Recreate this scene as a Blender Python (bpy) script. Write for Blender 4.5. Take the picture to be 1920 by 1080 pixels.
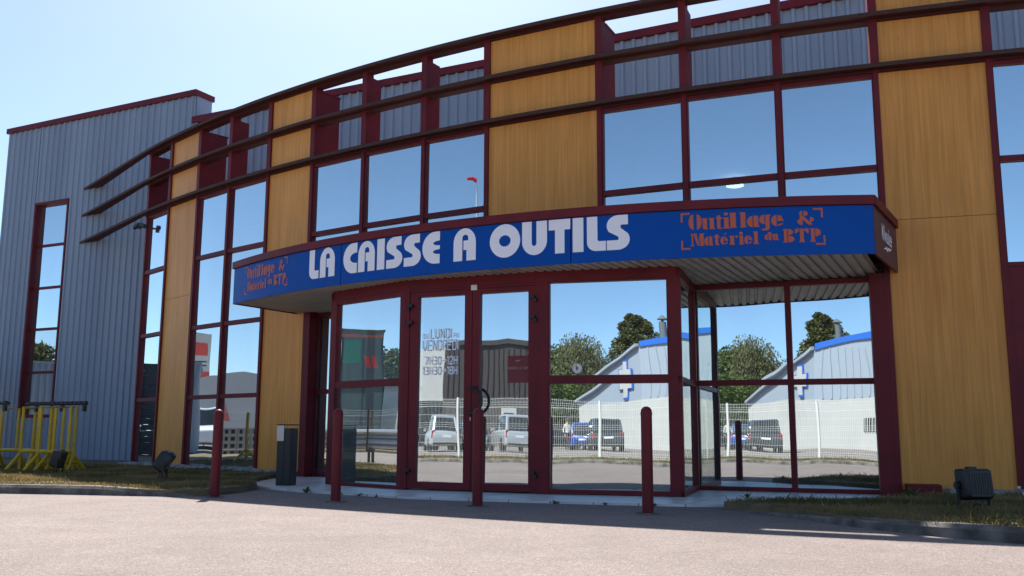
import bpy, bmesh, math, random
from mathutils import Vector, Matrix
random.seed(7)
for o in list(bpy.data.objects): bpy.data.objects.remove(o)
SC = bpy.context.scene
COL = SC.collection
R = math.radians
# ------------------------------------------------------------------ camera, sky, sun, exposure
cd = bpy.data.cameras.new('camera'); cam = bpy.data.objects.new('camera', cd); COL.objects.link(cam)
p, rl = R(8.807), R(0.262)
Rt = Vector((1, 0, 0)); Fw = Vector((0, math.cos(p), math.sin(p))); Up = Vector((0, -math.sin(p), math.cos(p)))
xr = Rt*math.cos(rl) + Up*math.sin(rl); yu = Up*math.cos(rl) - Rt*math.sin(rl); zb = -Fw
cam.matrix_world = Matrix(((xr.x, yu.x, zb.x, 0), (xr.y, yu.y, zb.y, 0), (xr.z, yu.z, zb.z, 0.72), (0, 0, 0, 1)))
cd.sensor_width = 36; cd.lens = 36*1750.5/1920; cd.clip_start = 0.05; cd.clip_end = 3000
SC.camera = cam
SC.render.resolution_x, SC.render.resolution_y = 1024, 576
W = bpy.data.worlds.new("World"); SC.world = W; W.use_nodes = True
nt = W.node_tree; bg = nt.nodes['Background']
sky = nt.nodes.new('ShaderNodeTexSky'); sky.sky_type = 'NISHITA'; sky.sun_disc = False
SUN_EL, SUN_AZ = 51.6, -7.0
sky.sun_elevation = R(SUN_EL); sky.sun_rotation = R(SUN_AZ)
sky.altitude = 200; sky.air_density = 0.55; sky.dust_density = 0.9; sky.ozone_density = 3.0
tint = nt.nodes.new('ShaderNodeMix'); tint.data_type = 'RGBA'; tint.blend_type = 'MULTIPLY'; tint.inputs[0].default_value = 1; tint.inputs[7].default_value = (.96, 1.0, .93, 1)
nt.links.new(sky.outputs[0], tint.inputs[6]); nt.links.new(tint.outputs[2], bg.inputs[0]); bg.inputs[1].default_value = 0.092
sd = bpy.data.lights.new('sun', 'SUN'); sd.energy = 3.85; sd.angle = R(0.5); sd.color = (1, 0.95, 0.88)
sun = bpy.data.objects.new('sun', sd); COL.objects.link(sun); sun.location = (0, 40, 50)
sv = Vector((math.sin(R(SUN_AZ))*math.cos(R(SUN_EL)), math.cos(R(SUN_AZ))*math.cos(R(SUN_EL)), math.sin(R(SUN_EL))))
sun.rotation_euler = sv.to_track_quat('Z', 'Y').to_euler()
SC.view_settings.view_transform = 'Standard'; SC.view_settings.look = 'None'
SC.view_settings.exposure = 1.44; SC.view_settings.gamma = 1
try: SC.cycles.max_bounces = 10; SC.cycles.transparent_max_bounces = 12
except Exception: pass

# ------------------------------------------------------------------ materials
def mat(name, col, rough=.5, metal=0, noise=None, bump=None, spec=.5, coat=0):
    """noise=(scale xyz, colour2, detail, lo, hi); bump=(scale xyz, strength, dist)"""
    m = bpy.data.materials.new(name); m.use_nodes = True; n = m.node_tree.nodes; L = m.node_tree.links
    b = n['Principled BSDF']; b.inputs['Base Color'].default_value = (*col, 1); b.inputs['Roughness'].default_value = rough
    b.inputs['Metallic'].default_value = metal; b.inputs['Specular IOR Level'].default_value = spec
    if coat: b.inputs['Coat Weight'].default_value = coat
    if noise or bump: tc = n.new('ShaderNodeTexCoord')
    if noise:
        sc, c2, det, lo, hi = noise
        mp = n.new('ShaderNodeMapping'); mp.inputs['Scale'].default_value = sc; L.new(tc.outputs['Object'], mp.inputs[0])
        t = n.new('ShaderNodeTexNoise'); t.inputs['Scale'].default_value = 1; t.inputs['Detail'].default_value = det
        L.new(mp.outputs[0], t.inputs['Vector'])
        r = n.new('ShaderNodeValToRGB'); r.color_ramp.elements[0].position = lo; r.color_ramp.elements[1].position = hi
        r.color_ramp.elements[0].color = (*col, 1); r.color_ramp.elements[1].color = (*c2, 1)
        L.new(t.outputs['Fac'], r.inputs[0]); L.new(r.outputs[0], b.inputs['Base Color'])
    if bump:
        sc, st, ds = bump
        mp = n.new('ShaderNodeMapping'); mp.inputs['Scale'].default_value = sc; L.new(tc.outputs['Object'], mp.inputs[0])
        t = n.new('ShaderNodeTexNoise'); t.inputs['Scale'].default_value = 1; t.inputs['Detail'].default_value = 6
        L.new(mp.outputs[0], t.inputs['Vector'])
        bp = n.new('ShaderNodeBump'); bp.inputs['Strength'].default_value = st; bp.inputs['Distance'].default_value = ds
        L.new(t.outputs['Fac'], bp.inputs['Height']); L.new(bp.outputs[0], b.inputs['Normal'])
    return m
def mixrgb(n, L, a, b, fac, mode='MIX'):
    x = n.new('ShaderNodeMix'); x.data_type = 'RGBA'; x.blend_type = mode
    for s, v in ((6, a), (7, b), (0, fac)):
        if hasattr(v, 'is_linked') or hasattr(v, 'links'): L.new(v, x.inputs[s])
        else: x.inputs[s].default_value = v if s == 0 else (*v, 1)
    return x.outputs[2]
def ramp(n, L, src, stops):
    r = n.new('ShaderNodeValToRGB'); e = r.color_ramp.elements
    while len(e) < len(stops): e.new(.5)
    for k, (ps, c) in enumerate(stops): e[k].position = ps; e[k].color = (*c, 1)
    L.new(src, r.inputs[0]); return r.outputs[0]
def nz(n, L, sc, det=4, coord='Object', rough=.5, dist=0):
    tc = n.new('ShaderNodeTexCoord'); mp = n.new('ShaderNodeMapping'); mp.inputs['Scale'].default_value = sc
    L.new(tc.outputs[coord], mp.inputs[0]); t = n.new('ShaderNodeTexNoise'); t.inputs['Scale'].default_value = 1
    t.inputs['Detail'].default_value = det; t.inputs['Roughness'].default_value = rough; t.inputs['Distortion'].default_value = dist
    L.new(mp.outputs[0], t.inputs['Vector']); return t.outputs['Fac']
M = {}
M['burg'] = mat('burgundy_paint', (.16, .015, .021), .5, noise=((3, 3, 3), (.115, .013, .018), 6, .35, .7), spec=.22)
M['beam'] = mat('dark_burgundy_beam', (.075, .016, .018), .7, noise=((5, 5, 12), (.05, .02, .014), 6, .4, .65), spec=.25)
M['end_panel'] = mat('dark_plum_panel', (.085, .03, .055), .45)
M['rust'] = mat('weathered_burgundy_edge', (.062, .018, .016), .8, noise=((9, 9, 30), (.06, .032, .018), 6, .42, .6), bump=((30, 30, 30), .5, .01))
M['clad'] = mat('grey_cladding', (.285, .34, .42), .5, noise=((1.2, 1.2, .15), (.235, .285, .36), 6, .35, .7), spec=.35)
M['roofing'] = mat('flat_roof_membrane', (.2, .2, .2), .9)
M['blue'] = mat('blue_sign_panel', (.0, .075, .37), .42, noise=((.7, .7, .4), (.0, .068, .34), 3, .4, .6), spec=.15)
M['white_vinyl'] = mat('white_vinyl_letter', (.93, .91, .93), .5)
M['orange_vinyl'] = mat('orange_vinyl_letter', (.52, .105, .045), .5)
M['soffit'] = mat('soffit_metal', (.50, .45, .39), .5, noise=((3, 3, 3), (.40, .36, .31), 6, .3, .7), spec=.4)
M['black'] = mat('black_plastic', (.012, .012, .013), .45)
M['black_metal'] = mat('black_painted_metal', (.011, .012, .013), .42, noise=((14, 14, 14), (.018, .019, .02), 4, .4, .7))
M['anthracite'] = mat('anthracite_metal', (.016, .0165, .018), .5, bump=((60, 60, 60), .15, .003))
M['steel'] = mat('brushed_steel', (.42, .42, .43), .4, .9)
M['yellow'] = mat('yellow_barrier_paint', (.62, .42, .01), .45, noise=((6, 6, 6), (.5, .32, .01), 5, .4, .7))
M['grey_white'] = mat('white_sticker', (.75, .75, .72), .5)
M['white_door_vinyl'] = mat('white_door_lettering', (.95, .95, .97), .5)
M['dark_int'] = mat('dark_interior_paint', (.16, .16, .165), .8)
M['int_floor'] = mat('interior_floor_tile', (.35, .36, .37), .3)
M['int_ceiling'] = mat('interior_ceiling_tile', (.5, .5, .5), .8)
M['poster'] = mat('dimmed_red_poster', (.17, .022, .026), .6)  # red poster, with the interior dimness behind the glass put into its colour
M['poster_print'] = mat('dimmed_poster_print', (.36, .30, .30), .6)  # print greyed to carry the same painted-in dimness
M['concrete'] = mat('kerb_concrete', (.19, .17, .15), .85, noise=((6, 6, 6), (.06, .055, .05), 8, .35, .65), bump=((40, 40, 40), .4, .01))
M['stone'] = mat('grey_pebble', (.36, .34, .32), .8, noise=((9, 9, 9), (.2, .19, .19), 5, .4, .65))
M['soil'] = mat('dry_soil', (.105, .08, .045), .95, noise=((3, 3, 3), (.19, .14, .07), 8, .35, .65), bump=((20, 20, 20), .6, .03))
M['tyre'] = mat('tyre_rubber', (.015, .015, .015), .8)
M['car_glass'] = mat('car_glass', (.01, .012, .014), .08, spec=.8)
M['silver'] = mat('silver_car_paint', (.55, .56, .58), .3, .5, coat=.6)
M['car_black'] = mat('black_car_paint', (.012, .012, .014), .22, coat=.7)
M['car_blue'] = mat('blue_car_paint', (.015, .06, .3), .25, coat=.7)
M['car_white'] = mat('white_car_paint', (.75, .75, .76), .3, coat=.6)
M['car_dark'] = mat('dark_grey_car_paint', (.03, .035, .04), .25, coat=.7)
M['lamp_red'] = mat('red_lamp_plastic', (.5, .012, .012), .25)
M['plate'] = mat('number_plate_white', (.75, .75, .72), .5)
M['white_metal'] = mat('white_fence_steel', (.58, .58, .56), .45)
M['galv'] = mat('galvanised_pipe', (.55, .56, .58), .4, .7)
M['white_wall'] = mat('white_render_wall', (.46, .445, .43), .8, noise=((.6, .6, .3), (.41, .40, .385), 5, .35, .7))
M['brown_clad'] = mat('dark_brown_cladding', (.045, .036, .034), .6)
M['blue_trim'] = mat('blue_roof_trim', (.02, .12, .5), .4)
M['metal_roof'] = mat('pale_metal_roof', (.30, .34, .40), .45)
M['green_sign'] = mat('green_sign_panel', (.03, .22, .12), .5)
M['red_sign'] = mat('red_sign_panel', (.6, .05, .03), .5)
M['tent'] = mat('white_tent_canvas', (.5, .49, .47), .7)
M['wood_stake'] = mat('brown_wood_stake', (.14, .09, .04), .8)
M['block'] = mat('hollow_concrete_block', (.45, .44, .41), .9, noise=((8, 8, 8), (.36, .35, .33), 5, .4, .6))
M['skin'] = mat('skin', (.5, .3, .22), .6)
M['cloth_dark'] = mat('dark_clothing', (.02, .02, .025), .8)
M['cloth_light'] = mat('pale_top', (.5, .5, .47), .8)
M['hair'] = mat('brown_hair', (.06, .035, .02), .7)
M['bark'] = mat('tree_bark', (.10, .075, .05), .9, noise=((4, 4, 1), (.05, .04, .03), 5, .4, .6))
M['brown_mark'] = mat('brown_print', (.16, .06, .03), .6)
M['ring_blue'] = mat('blue_print', (.02, .06, .3), .5)
M['grey_frame'] = mat('grey_shed_panel', (.10, .115, .11), .6)
def leafmat(name, a, b, tr=.25):
    m = bpy.data.materials.new(name); m.use_nodes = True; n = m.node_tree.nodes; L = m.node_tree.links
    pb = n['Principled BSDF']; pb.inputs['Roughness'].default_value = .6; pb.inputs['Specular IOR Level'].default_value = .25
    f = nz(n, L, (1.3, 1.3, 1.3), 6)
    c = ramp(n, L, f, [(.35, a), (.65, b)]); L.new(c, pb.inputs['Base Color'])
    t = n.new('ShaderNodeBsdfTranslucent'); L.new(c, t.inputs[0])
    mx = n.new('ShaderNodeMixShader'); mx.inputs[0].default_value = tr
    L.new(pb.outputs[0], mx.inputs[1]); L.new(t.outputs[0], mx.inputs[2]); L.new(mx.outputs[0], n['Material Output'].inputs[0])
    return m
M['leaf'] = leafmat('green_foliage', (.045, .07, .016), (.095, .125, .03))
M['leaf2'] = leafmat('olive_foliage', (.05, .06, .015), (.105, .10, .028))
M['leaf3'] = leafmat('pale_birch_foliage', (.085, .09, .036), (.15, .145, .065))
M['grass'] = leafmat('dry_grass_blades', (.10, .095, .028), (.32, .23, .10), .3)
M['weed'] = leafmat('weed_leaves', (.05, .1, .02), (.09, .14, .03))
def wood():
    m = bpy.data.materials.new('golden_wood_panel'); m.use_nodes = True; n = m.node_tree.nodes; L = m.node_tree.links
    pb = n['Principled BSDF']; pb.inputs['Roughness'].default_value = .42; pb.inputs['Specular IOR Level'].default_value = .3
    f1 = nz(n, L, (9, 9, .35), 5, rough=.6); f2 = nz(n, L, (34, 34, .9), 4, rough=.6); f3 = nz(n, L, (.9, .9, .5), 5)
    c1 = ramp(n, L, f1, [(.30, (.78, .325, .055)), (.52, (.90, .40, .086)), (.72, (.82, .35, .066))])
    c2 = ramp(n, L, f2, [(.35, (.72, .70, .66)), (.6, (1, 1, 1))])
    c3 = ramp(n, L, f3, [(.3, (.84, .82, .80)), (.65, (1, 1, 1))])
    c = mixrgb(n, L, c1, c2, .68, 'MULTIPLY'); c = mixrgb(n, L, c, c3, 1.0, 'MULTIPLY')
    f4 = nz(n, L, (11, 11, 7), 8); c4 = ramp(n, L, f4, [(.22, (.5, .44, .4)), (.27, (1, 1, 1))])
    c = mixrgb(n, L, c, c4, 1.0, 'MULTIPLY')
    oi = n.new('ShaderNodeObjectInfo'); c5 = ramp(n, L, oi.outputs['Random'], [(0, (.90, .89, .88)), (1, (1, 1, 1))]); c = mixrgb(n, L, c, c5, 1.0, 'MULTIPLY')
    L.new(c, pb.inputs['Base Color']); return m
M['wood'] = wood()
def glass(name, tint, refl, fac):
    m = bpy.data.materials.new(name); m.use_nodes = True; n = m.node_tree.nodes; L = m.node_tree.links
    n.remove(n['Principled BSDF'])
    t = n.new('ShaderNodeBsdfTransparent'); t.inputs[0].default_value = (*tint, 1)
    g = n.new('ShaderNodeBsdfGlossy'); g.inputs['Color'].default_value = (*refl, 1); g.inputs['Roughness'].default_value = 0
    f = n.new('ShaderNodeFresnel'); f.inputs[0].default_value = 1.5
    mt = n.new('ShaderNodeMath'); mt.operation = 'ADD'; mt.use_clamp = True; mt.inputs[1].default_value = fac
    L.new(f.outputs[0], mt.inputs[0])
    rp = nz(n, L, (1.6, 1.6, 1.1), 1); bp = n.new('ShaderNodeBump'); bp.inputs['Strength'].default_value = 1; bp.inputs['Distance'].default_value = .0011; L.new(rp, bp.inputs['Height']); L.new(bp.outputs[0], g.inputs['Normal'])
    df = n.new('ShaderNodeBsdfDiffuse'); df.inputs[0].default_value = (.55, .58, .58, 1)
    x = n.new('ShaderNodeMixShader'); L.new(mt.outputs[0], x.inputs[0]); L.new(t.outputs[0], x.inputs[1]); L.new(g.outputs[0], x.inputs[2])
    f2 = nz(n, L, (1.1, 1.1, .5), 7, rough=.65); dm = n.new('ShaderNodeMapRange'); dm.inputs[1].default_value = .35; dm.inputs[2].default_value = .75; dm.inputs[3].default_value = .015; dm.inputs[4].default_value = .09
    L.new(f2, dm.inputs[0]); y = n.new('ShaderNodeMixShader'); L.new(dm.outputs[0], y.inputs[0]); L.new(x.outputs[0], y.inputs[1]); L.new(df.outputs[0], y.inputs[2])
    L.new(y.outputs[0], n['Material Output'].inputs[0]); return m
M['glass'] = glass('solar_mirror_glass', (.55, .62, .60), (.82, .93, .96), .76)
M['glass_side'] = glass('clear_side_glass', (.62, .72, .66), (.85, .92, .88), .35)
def asphalt():
    m = bpy.data.materials.new('pinkish_asphalt'); m.use_nodes = True; n = m.node_tree.nodes; L = m.node_tree.links
    pb = n['Principled BSDF']; pb.inputs['Roughness'].default_value = .85; pb.inputs['Specular IOR Level'].default_value = .25
    tc = n.new('ShaderNodeTexCoord')
    v = n.new('ShaderNodeTexVoronoi'); v.inputs['Scale'].default_value = 170; L.new(tc.outputs['Object'], v.inputs['Vector'])
    sp = n.new('ShaderNodeSeparateColor'); L.new(v.outputs['Color'], sp.inputs[0])
    c = ramp(n, L, sp.outputs[0], [(.0, (.15, .118, .108)), (.3, (.215, .176, .160)), (.75, (.265, .222, .205)), (1, (.38, .335, .315))])
    v2 = n.new('ShaderNodeTexVoronoi'); v2.inputs['Scale'].default_value = 60; L.new(tc.outputs['Object'], v2.inputs['Vector'])
    sp2 = n.new('ShaderNodeSeparateColor'); L.new(v2.outputs['Color'], sp2.inputs[0])
    k2 = ramp(n, L, sp2.outputs[1], [(.0, (.82, .81, .81)), (.35, (1, 1, 1)), (.93, (1, 1, 1)), (1, (1.25, 1.22, 1.2))])
    f = nz(n, L, (.35, .35, .35), 8, rough=.6); k = ramp(n, L, f, [(.3, (.80, .79, .78)), (.7, (1.04, 1.02, 1.02))])
    fb = nz(n, L, (2.2, 2.2, 2.2), 9, rough=.7); kb = ramp(n, L, fb, [(.33, (.86, .85, .84)), (.6, (1, 1, 1))]); k = mixrgb(n, L, k, kb, 1.0, 'MULTIPLY')
    c = mixrgb(n, L, c, k2, 1.0, 'MULTIPLY'); c = mixrgb(n, L, c, k, 1.0, 'MULTIPLY')
    L.new(c, pb.inputs['Base Color'])
    bp = n.new('ShaderNodeBump'); bp.inputs['Strength'].default_value = .5; bp.inputs['Distance'].default_value = .004
    L.new(v.outputs['Distance'], bp.inputs['Height']); L.new(bp.outputs[0], pb.inputs['Normal']); return m
M['asphalt'] = asphalt()
def tiles():
    m = bpy.data.materials.new('pale_porch_tile'); m.use_nodes = True; n = m.node_tree.nodes; L = m.node_tree.links
    pb = n['Principled BSDF']; pb.inputs['Roughness'].default_value = .4
    tc = n.new('ShaderNodeTexCoord'); mp = n.new('ShaderNodeMapping'); mp.inputs['Rotation'].default_value = (0, 0, R(26.6)); L.new(tc.outputs['Object'], mp.inputs[0])
    b = n.new('ShaderNodeTexBrick'); b.offset = 0; b.inputs['Scale'].default_value = 1; b.inputs['Brick Width'].default_value = .45; b.inputs['Row Height'].default_value = .45
    b.inputs['Mortar Size'].default_value = .006; b.inputs['Color1'].default_value = (.74, .72, .69, 1); b.inputs['Color2'].default_value = (.66, .645, .62, 1); b.inputs['Mortar'].default_value = (.2, .2, .2, 1)
    L.new(mp.outputs[0], b.inputs['Vector'])
    f = nz(n, L, (3, 3, 3), 6); k = ramp(n, L, f, [(.3, (.82, .82, .80)), (.7, (1, 1, 1))])
    L.new(mixrgb(n, L, b.outputs[0], k, 1.0, 'MULTIPLY'), pb.inputs['Base Color']); return m
M['tiles'] = tiles()
def emit(name, col, s):
    m = bpy.data.materials.new(name); m.use_nodes = True; b = m.node_tree.nodes['Principled BSDF']
    b.inputs['Emission Color'].default_value = (*col, 1); b.inputs['Emission Strength'].default_value = s; return m
M['lamp_on'] = emit('lit_ceiling_lamp', (1, .97, .9), 2.2)

# ------------------------------------------------------------------ mesh helpers
class MB:
    def __init__(s): s.v = []; s.f = []
    def add(s, vs, fs):
        o = len(s.v); s.v += [tuple(v) for v in vs]; s.f += [tuple(i+o for i in f) for f in fs]; return s
    def hexa(s, b, t):        # bottom 4 points, top 4 points (ccw from above)
        return s.add(list(b)+list(t), [(3, 2, 1, 0), (4, 5, 6, 7), (0, 1, 5, 4), (1, 2, 6, 5), (2, 3, 7, 6), (3, 0, 4, 7)])
    def box(s, c, d, rot=0):
        x, y, z = c; a, b, h = d[0]/2, d[1]/2, d[2]/2; cr, sr = math.cos(rot), math.sin(rot)
        q = [(x+i*cr-j*sr, y+i*sr+j*cr) for i, j in ((-a, -b), (a, -b), (a, b), (-a, b))]
        return s.hexa([(u, v, z-h) for u, v in q], [(u, v, z+h) for u, v in q])
    def wall(s, p0, p1, o0, o1, z0, z1):   # box along p0>p1, offsets along the right-hand (outer) normal
        p0, p1 = Vector(p0[:2]), Vector(p1[:2]); t = (p1-p0).normalized(); n = Vector((t.y, -t.x))
        q = [p0+n*o1, p1+n*o1, p1+n*o0, p0+n*o0]
        return s.hexa([(u.x, u.y, z0) for u in q], [(u.x, u.y, z1) for u in q])
    def arc(s, c, a0, a1, r0, r1, z0, z1, st=.6):
        k = max(1, int(abs(a1-a0)/st+.5)); vs = []; fs = []
        for i in range(k+1):
            a = R(a0+(a1-a0)*i/k); ca, sa = math.cos(a), math.sin(a)
            vs += [(c[0]+r*ca, c[1]+r*sa, z) for r, z in ((r0, z0), (r1, z0), (r1, z1), (r0, z1))]
        for i in range(k):
            for j in range(4):
                fs.append((4*i+j, 4*i+(j+1) % 4, 4*i+4+(j+1) % 4, 4*i+4+j))
        fs += [(3, 2, 1, 0), (4*k, 4*k+1, 4*k+2, 4*k+3)]
        return s.add(vs, fs)
    def tube(s, pts, r, n=10, r1=None):
        pts = [Vector(q) for q in pts]; vs = []; fs = []; m = len(pts); ref = None
        for i, q in enumerate(pts):
            d = (pts[min(i+1, m-1)]-pts[max(i-1, 0)]).normalized()
            if ref is None: ref = Vector((0, 0, 1)) if abs(d.z) < .9 else Vector((1, 0, 0))
            u = d.cross(ref).normalized(); w = u.cross(d).normalized(); ref = w
            rr = r if r1 is None else r+(r1-r)*i/max(1, m-1)
            vs += [q+(u*math.cos(2*math.pi*k/n)+w*math.sin(2*math.pi*k/n))*rr for k in range(n)]
        for i in range(m-1):
            for k in range(n): fs.append((i*n+k, i*n+(k+1) % n, (i+1)*n+(k+1) % n, (i+1)*n+k))
        fs += [tuple(range(n-1, -1, -1)), tuple(range((m-1)*n, m*n))]
        return s.add(vs, fs)
    def lathe(s, prof, n=20, c=(0, 0, 0)):   # prof (r,z) bottom to top
        vs = []; fs = []
        for r, z in prof:
            vs += [(c[0]+r*math.cos(2*math.pi*k/n), c[1]+r*math.sin(2*math.pi*k/n), c[2]+z) for k in range(n)]
        for i in range(len(prof)-1):
            for k in range(n): fs.append((i*n+k, i*n+(k+1) % n, (i+1)*n+(k+1) % n, (i+1)*n+k))
        fs += [tuple(range(n-1, -1, -1)), tuple(range((len(prof)-1)*n, len(prof)*n))]
        return s.add(vs, fs)
    def prism(s, poly, z0, z1):
        k = len(poly); return s.add([(x, y, z0) for x, y in poly]+[(x, y, z1) for x, y in poly],
            [tuple(range(k-1, -1, -1)), tuple(range(k, 2*k))]+[(i, (i+1) % k, k+(i+1) % k, k+i) for i in range(k)])
    def tf(s, fn): s.v = [tuple(fn(Vector(v))) for v in s.v]; return s
OFF = {}
def setp(o, label=None, cat=None, group=None, kind=None):
    if label: o['label'] = label
    if cat: o['category'] = cat
    if group: o['group'] = group
    if kind: o['kind'] = kind
    return o
def thing(name, loc, label, cat, group=None, rz=0):
    o = bpy.data.objects.new(name, None); o.empty_display_size = .3; COL.objects.link(o); o.location = loc; o.rotation_euler = (0, 0, rz)
    OFF[o.name] = Vector(loc); return setp(o, label, cat, group)
def obj(name, mb, m, parent=None, local=False, smooth=False, bevel=0, loc=None, fixn=True):
    off = Vector((0, 0, 0))
    if parent is not None and not local: off = OFF[parent.name]
    if loc is not None: off = Vector(loc)
    me = bpy.data.meshes.new(name); me.from_pydata([tuple(Vector(v)-off) for v in mb.v], [], mb.f); me.validate()
    bm = bmesh.new(); bm.from_mesh(me)
    if fixn: bmesh.ops.recalc_face_normals(bm, faces=bm.faces)
    if bevel: bmesh.ops.bevel(bm, geom=bm.edges, offset=bevel, segments=2, affect='EDGES', clamp_overlap=True)
    bm.to_mesh(me); bm.free()
    if smooth:
        for q in me.polygons: q.use_smooth = True
        try: me.set_sharp_from_angle(angle=R(35))
        except Exception: pass
    me.materials.append(m if not isinstance(m, str) else M[m])
    o = bpy.data.objects.new(name, me); COL.objects.link(o)
    if parent is not None: o.parent = parent; OFF[o.name] = OFF.get(parent.name, off) if not local else Vector((0, 0, 0))
    elif loc is not None: o.location = loc; OFF[o.name] = Vector(loc)
    else: OFF[o.name] = Vector((0, 0, 0))
    return o
def kids(o): return [c for c in bpy.data.objects if c.parent == o]
def dup(o, parent=None, loc=None, rz=None, label=None):
    c = o.copy(); COL.objects.link(c); c.parent = parent
    if loc is not None: c.location = loc
    if rz is not None: c.rotation_euler = (0, 0, rz)
    if label: c['label'] = label
    for ch in kids(o): dup(ch, c)
    return c

# ------------------------------------------------------------------ plan of the curved front
CC = Vector((13.384, 37.310)); RR = 27.909
ANG = [-138.448, -136.248, -133.770, -131.490, -129.064, -126.704, -124.308, -121.829, -119.521, -115.919, -113.521, -111.082, -108.715, -106.151, -103.75, -101.35]
def P(a, r=RR): return Vector((CC.x+r*math.cos(R(a)), CC.y+r*math.sin(R(a))))
F = [P(a) for a in ANG]
MD = Vector((1, 2)).normalized(); UD = Vector((2, -1)).normalized()      # into the building, along its straight walls
WALLC = 14.872
def WP(u, m=WALLC): return UD*u+MD*m
V = [Vector(v) for v in ((-2.45, 12.67), (-1.36, 11.675), (.33, 10.95), (1.88, 10.55))]    # porch corners
Z3, Z2, Z1 = 5.13, 5.785, 6.44       # the three sunshade beams
BED = .075

# ------------------------------------------------------------------ ground
def sheet(name, poly, z, m, kind='structure'):
    mb = MB(); mb.add([(x, y, z) for x, y in poly], [tuple(range(len(poly)))]); return setp(obj(name, mb, m), kind=kind)
sheet('asphalt_ground', [(-400, -400), (400, -400), (400, 400), (-400, 400)], 0, 'asphalt')
pav = [(-3.6, 12.95), (-3.05, 12.0), (-2.55, 11.45), (-1.65, 10.83), (-1.14, 10.42), (.01, 9.98), (1.0, 9.66), (1.8, 9.47), (2.9, 9.55), (4.4, 10.2), (4.75, 10.6), (4.5, 11.6), (2.4, 12.6), (-1.5, 14.6), (-3.3, 15.2), (-3.6, 14.2)]
mb = MB(); mb.prism(pav, .0, .024); setp(obj('porch_paving', mb, 'tiles'), kind='structure')
# planting beds with kerbs
kerbL = [(-16, 18.5), (-11.5, 14.2), (-9.0, 12.2), (-7.4, 11.4), (-6.0, 11.05), (-5.2, 10.92), (-4.3, 10.72), (-3.75, 10.62), (-3.4, 10.72)]
bedL = kerbL+[(-3.25, 11.3), (-3.2, 12.0), (-3.58, 12.95), (-3.6, 14.9)]+[tuple(P(a, RR+.02)) for a in (ANG[4], ANG[3], ANG[2], ANG[1], ANG[0])]+[tuple(WP(-16.5)), tuple(WP(-22.5))]
kerbR = [(2.05, 9.2), (2.2, 8.85), (2.38, 8.4), (2.56, 7.92), (2.8, 7.3), (3.12, 6.75), (3.55, 6.3), (4.4, 5.7), (6.5, 4.7), (14, 2.4)]
bedR = kerbR+[(16, 9.2)]+[tuple(P(a, RR+.02)) for a in (ANG[14], ANG[13], ANG[12])]+[(4.75, 10.55), (4.4, 10.15), (2.9, 9.5), (2.35, 9.4)]
for nm, bd in (('grass_bed_soil', bedL), ('grass_bed_soil', bedR)):
    mb = MB(); mb.prism(bd, .004, BED); setp(obj(nm, mb, 'soil'), kind='structure')
def kerb(line, drop0=False, drop1=False, w=.13, h=.10):
    mb = MB(); L = [Vector(q) for q in line]; n = len(L); pv = []
    for i, q in enumerate(L):
        t = (L[min(i+1, n-1)]-L[max(i-1, 0)]).normalized(); nn = Vector((t.y, -t.x))
        hh = h
        if drop0: hh = .015+(h-.015)*min(1, i/5)
        if drop1: hh = .02+(h-.02)*min(1, (n-1-i)/2.5)
        pv.append([(q+nn*.02, 0), (q+nn*.015, hh-.03), (q-nn*.015, hh), (q-nn*w, hh), (q-nn*w, 0)])
    vs = [(a.x, a.y, z) for st in pv for a, z in st]; fs = []
    for i in range(n-1):
        for j in range(4): fs.append((5*i+j, 5*i+j+1, 5*i+6+j, 5*i+5+j))
    fs += [(4, 3, 2, 1, 0), tuple(5*(n-1)+j for j in range(5))]
    mb.add(vs, fs); return setp(obj('kerb', mb, 'concrete'), kind='structure')
def dense(line, st=.25):
    out = []; L = [Vector(q) for q in line]
    for i in range(len(L)-1):
        p0, p1, p2, p3 = L[max(i-1, 0)], L[i], L[i+1], L[min(i+2, len(L)-1)]
        k = max(1, int((p2-p1).length/st))
        for j in range(k):
            t = j/k
            out.append(.5*((2*p1)+(p2-p0)*t+(2*p0-5*p1+4*p2-p3)*t*t+(3*p1-p0-3*p2+p3)*t**3))
    return out+[L[-1]]
kerb(dense(kerbL, .4), drop1=True)
kerb(dense(kerbR, .4), drop0=True)
# far verge under the mesh fence
FL = [(-30, 27), (-27, 15), (-24, 7.2), (-14, 3.2), (-4.6, -2.0), (8, -3.6), (20, -5)]
vg = [(-22.6, 8.3), (-13.3, 4.45), (-4.2, -.7), (8.1, -2.3), (20.1, -3.7)]
kerb([(q[0], q[1]) for q in reversed(vg)], w=.14)
vb = vg+[(20, -5.4), (8, -4.0), (-4.7, -2.4), (-14.2, 2.8), (-24.3, 6.8), (-27.4, 15), (-30.4, 27), (-28.8, 27), (-25.6, 15.2)]
mb = MB(); mb.prism(vb, .004, .09); setp(obj('verge_soil', mb, 'soil'), kind='structure')

# ------------------------------------------------------------------ the shop building
B = thing('shop_building', (0, 13, 0), 'curved shop front of golden wood panels and mirror glass joined to a grey metal hall', 'building')
def part(name, mb, m, parent=B, **k): return obj(name, mb, m, parent, **k)
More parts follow.
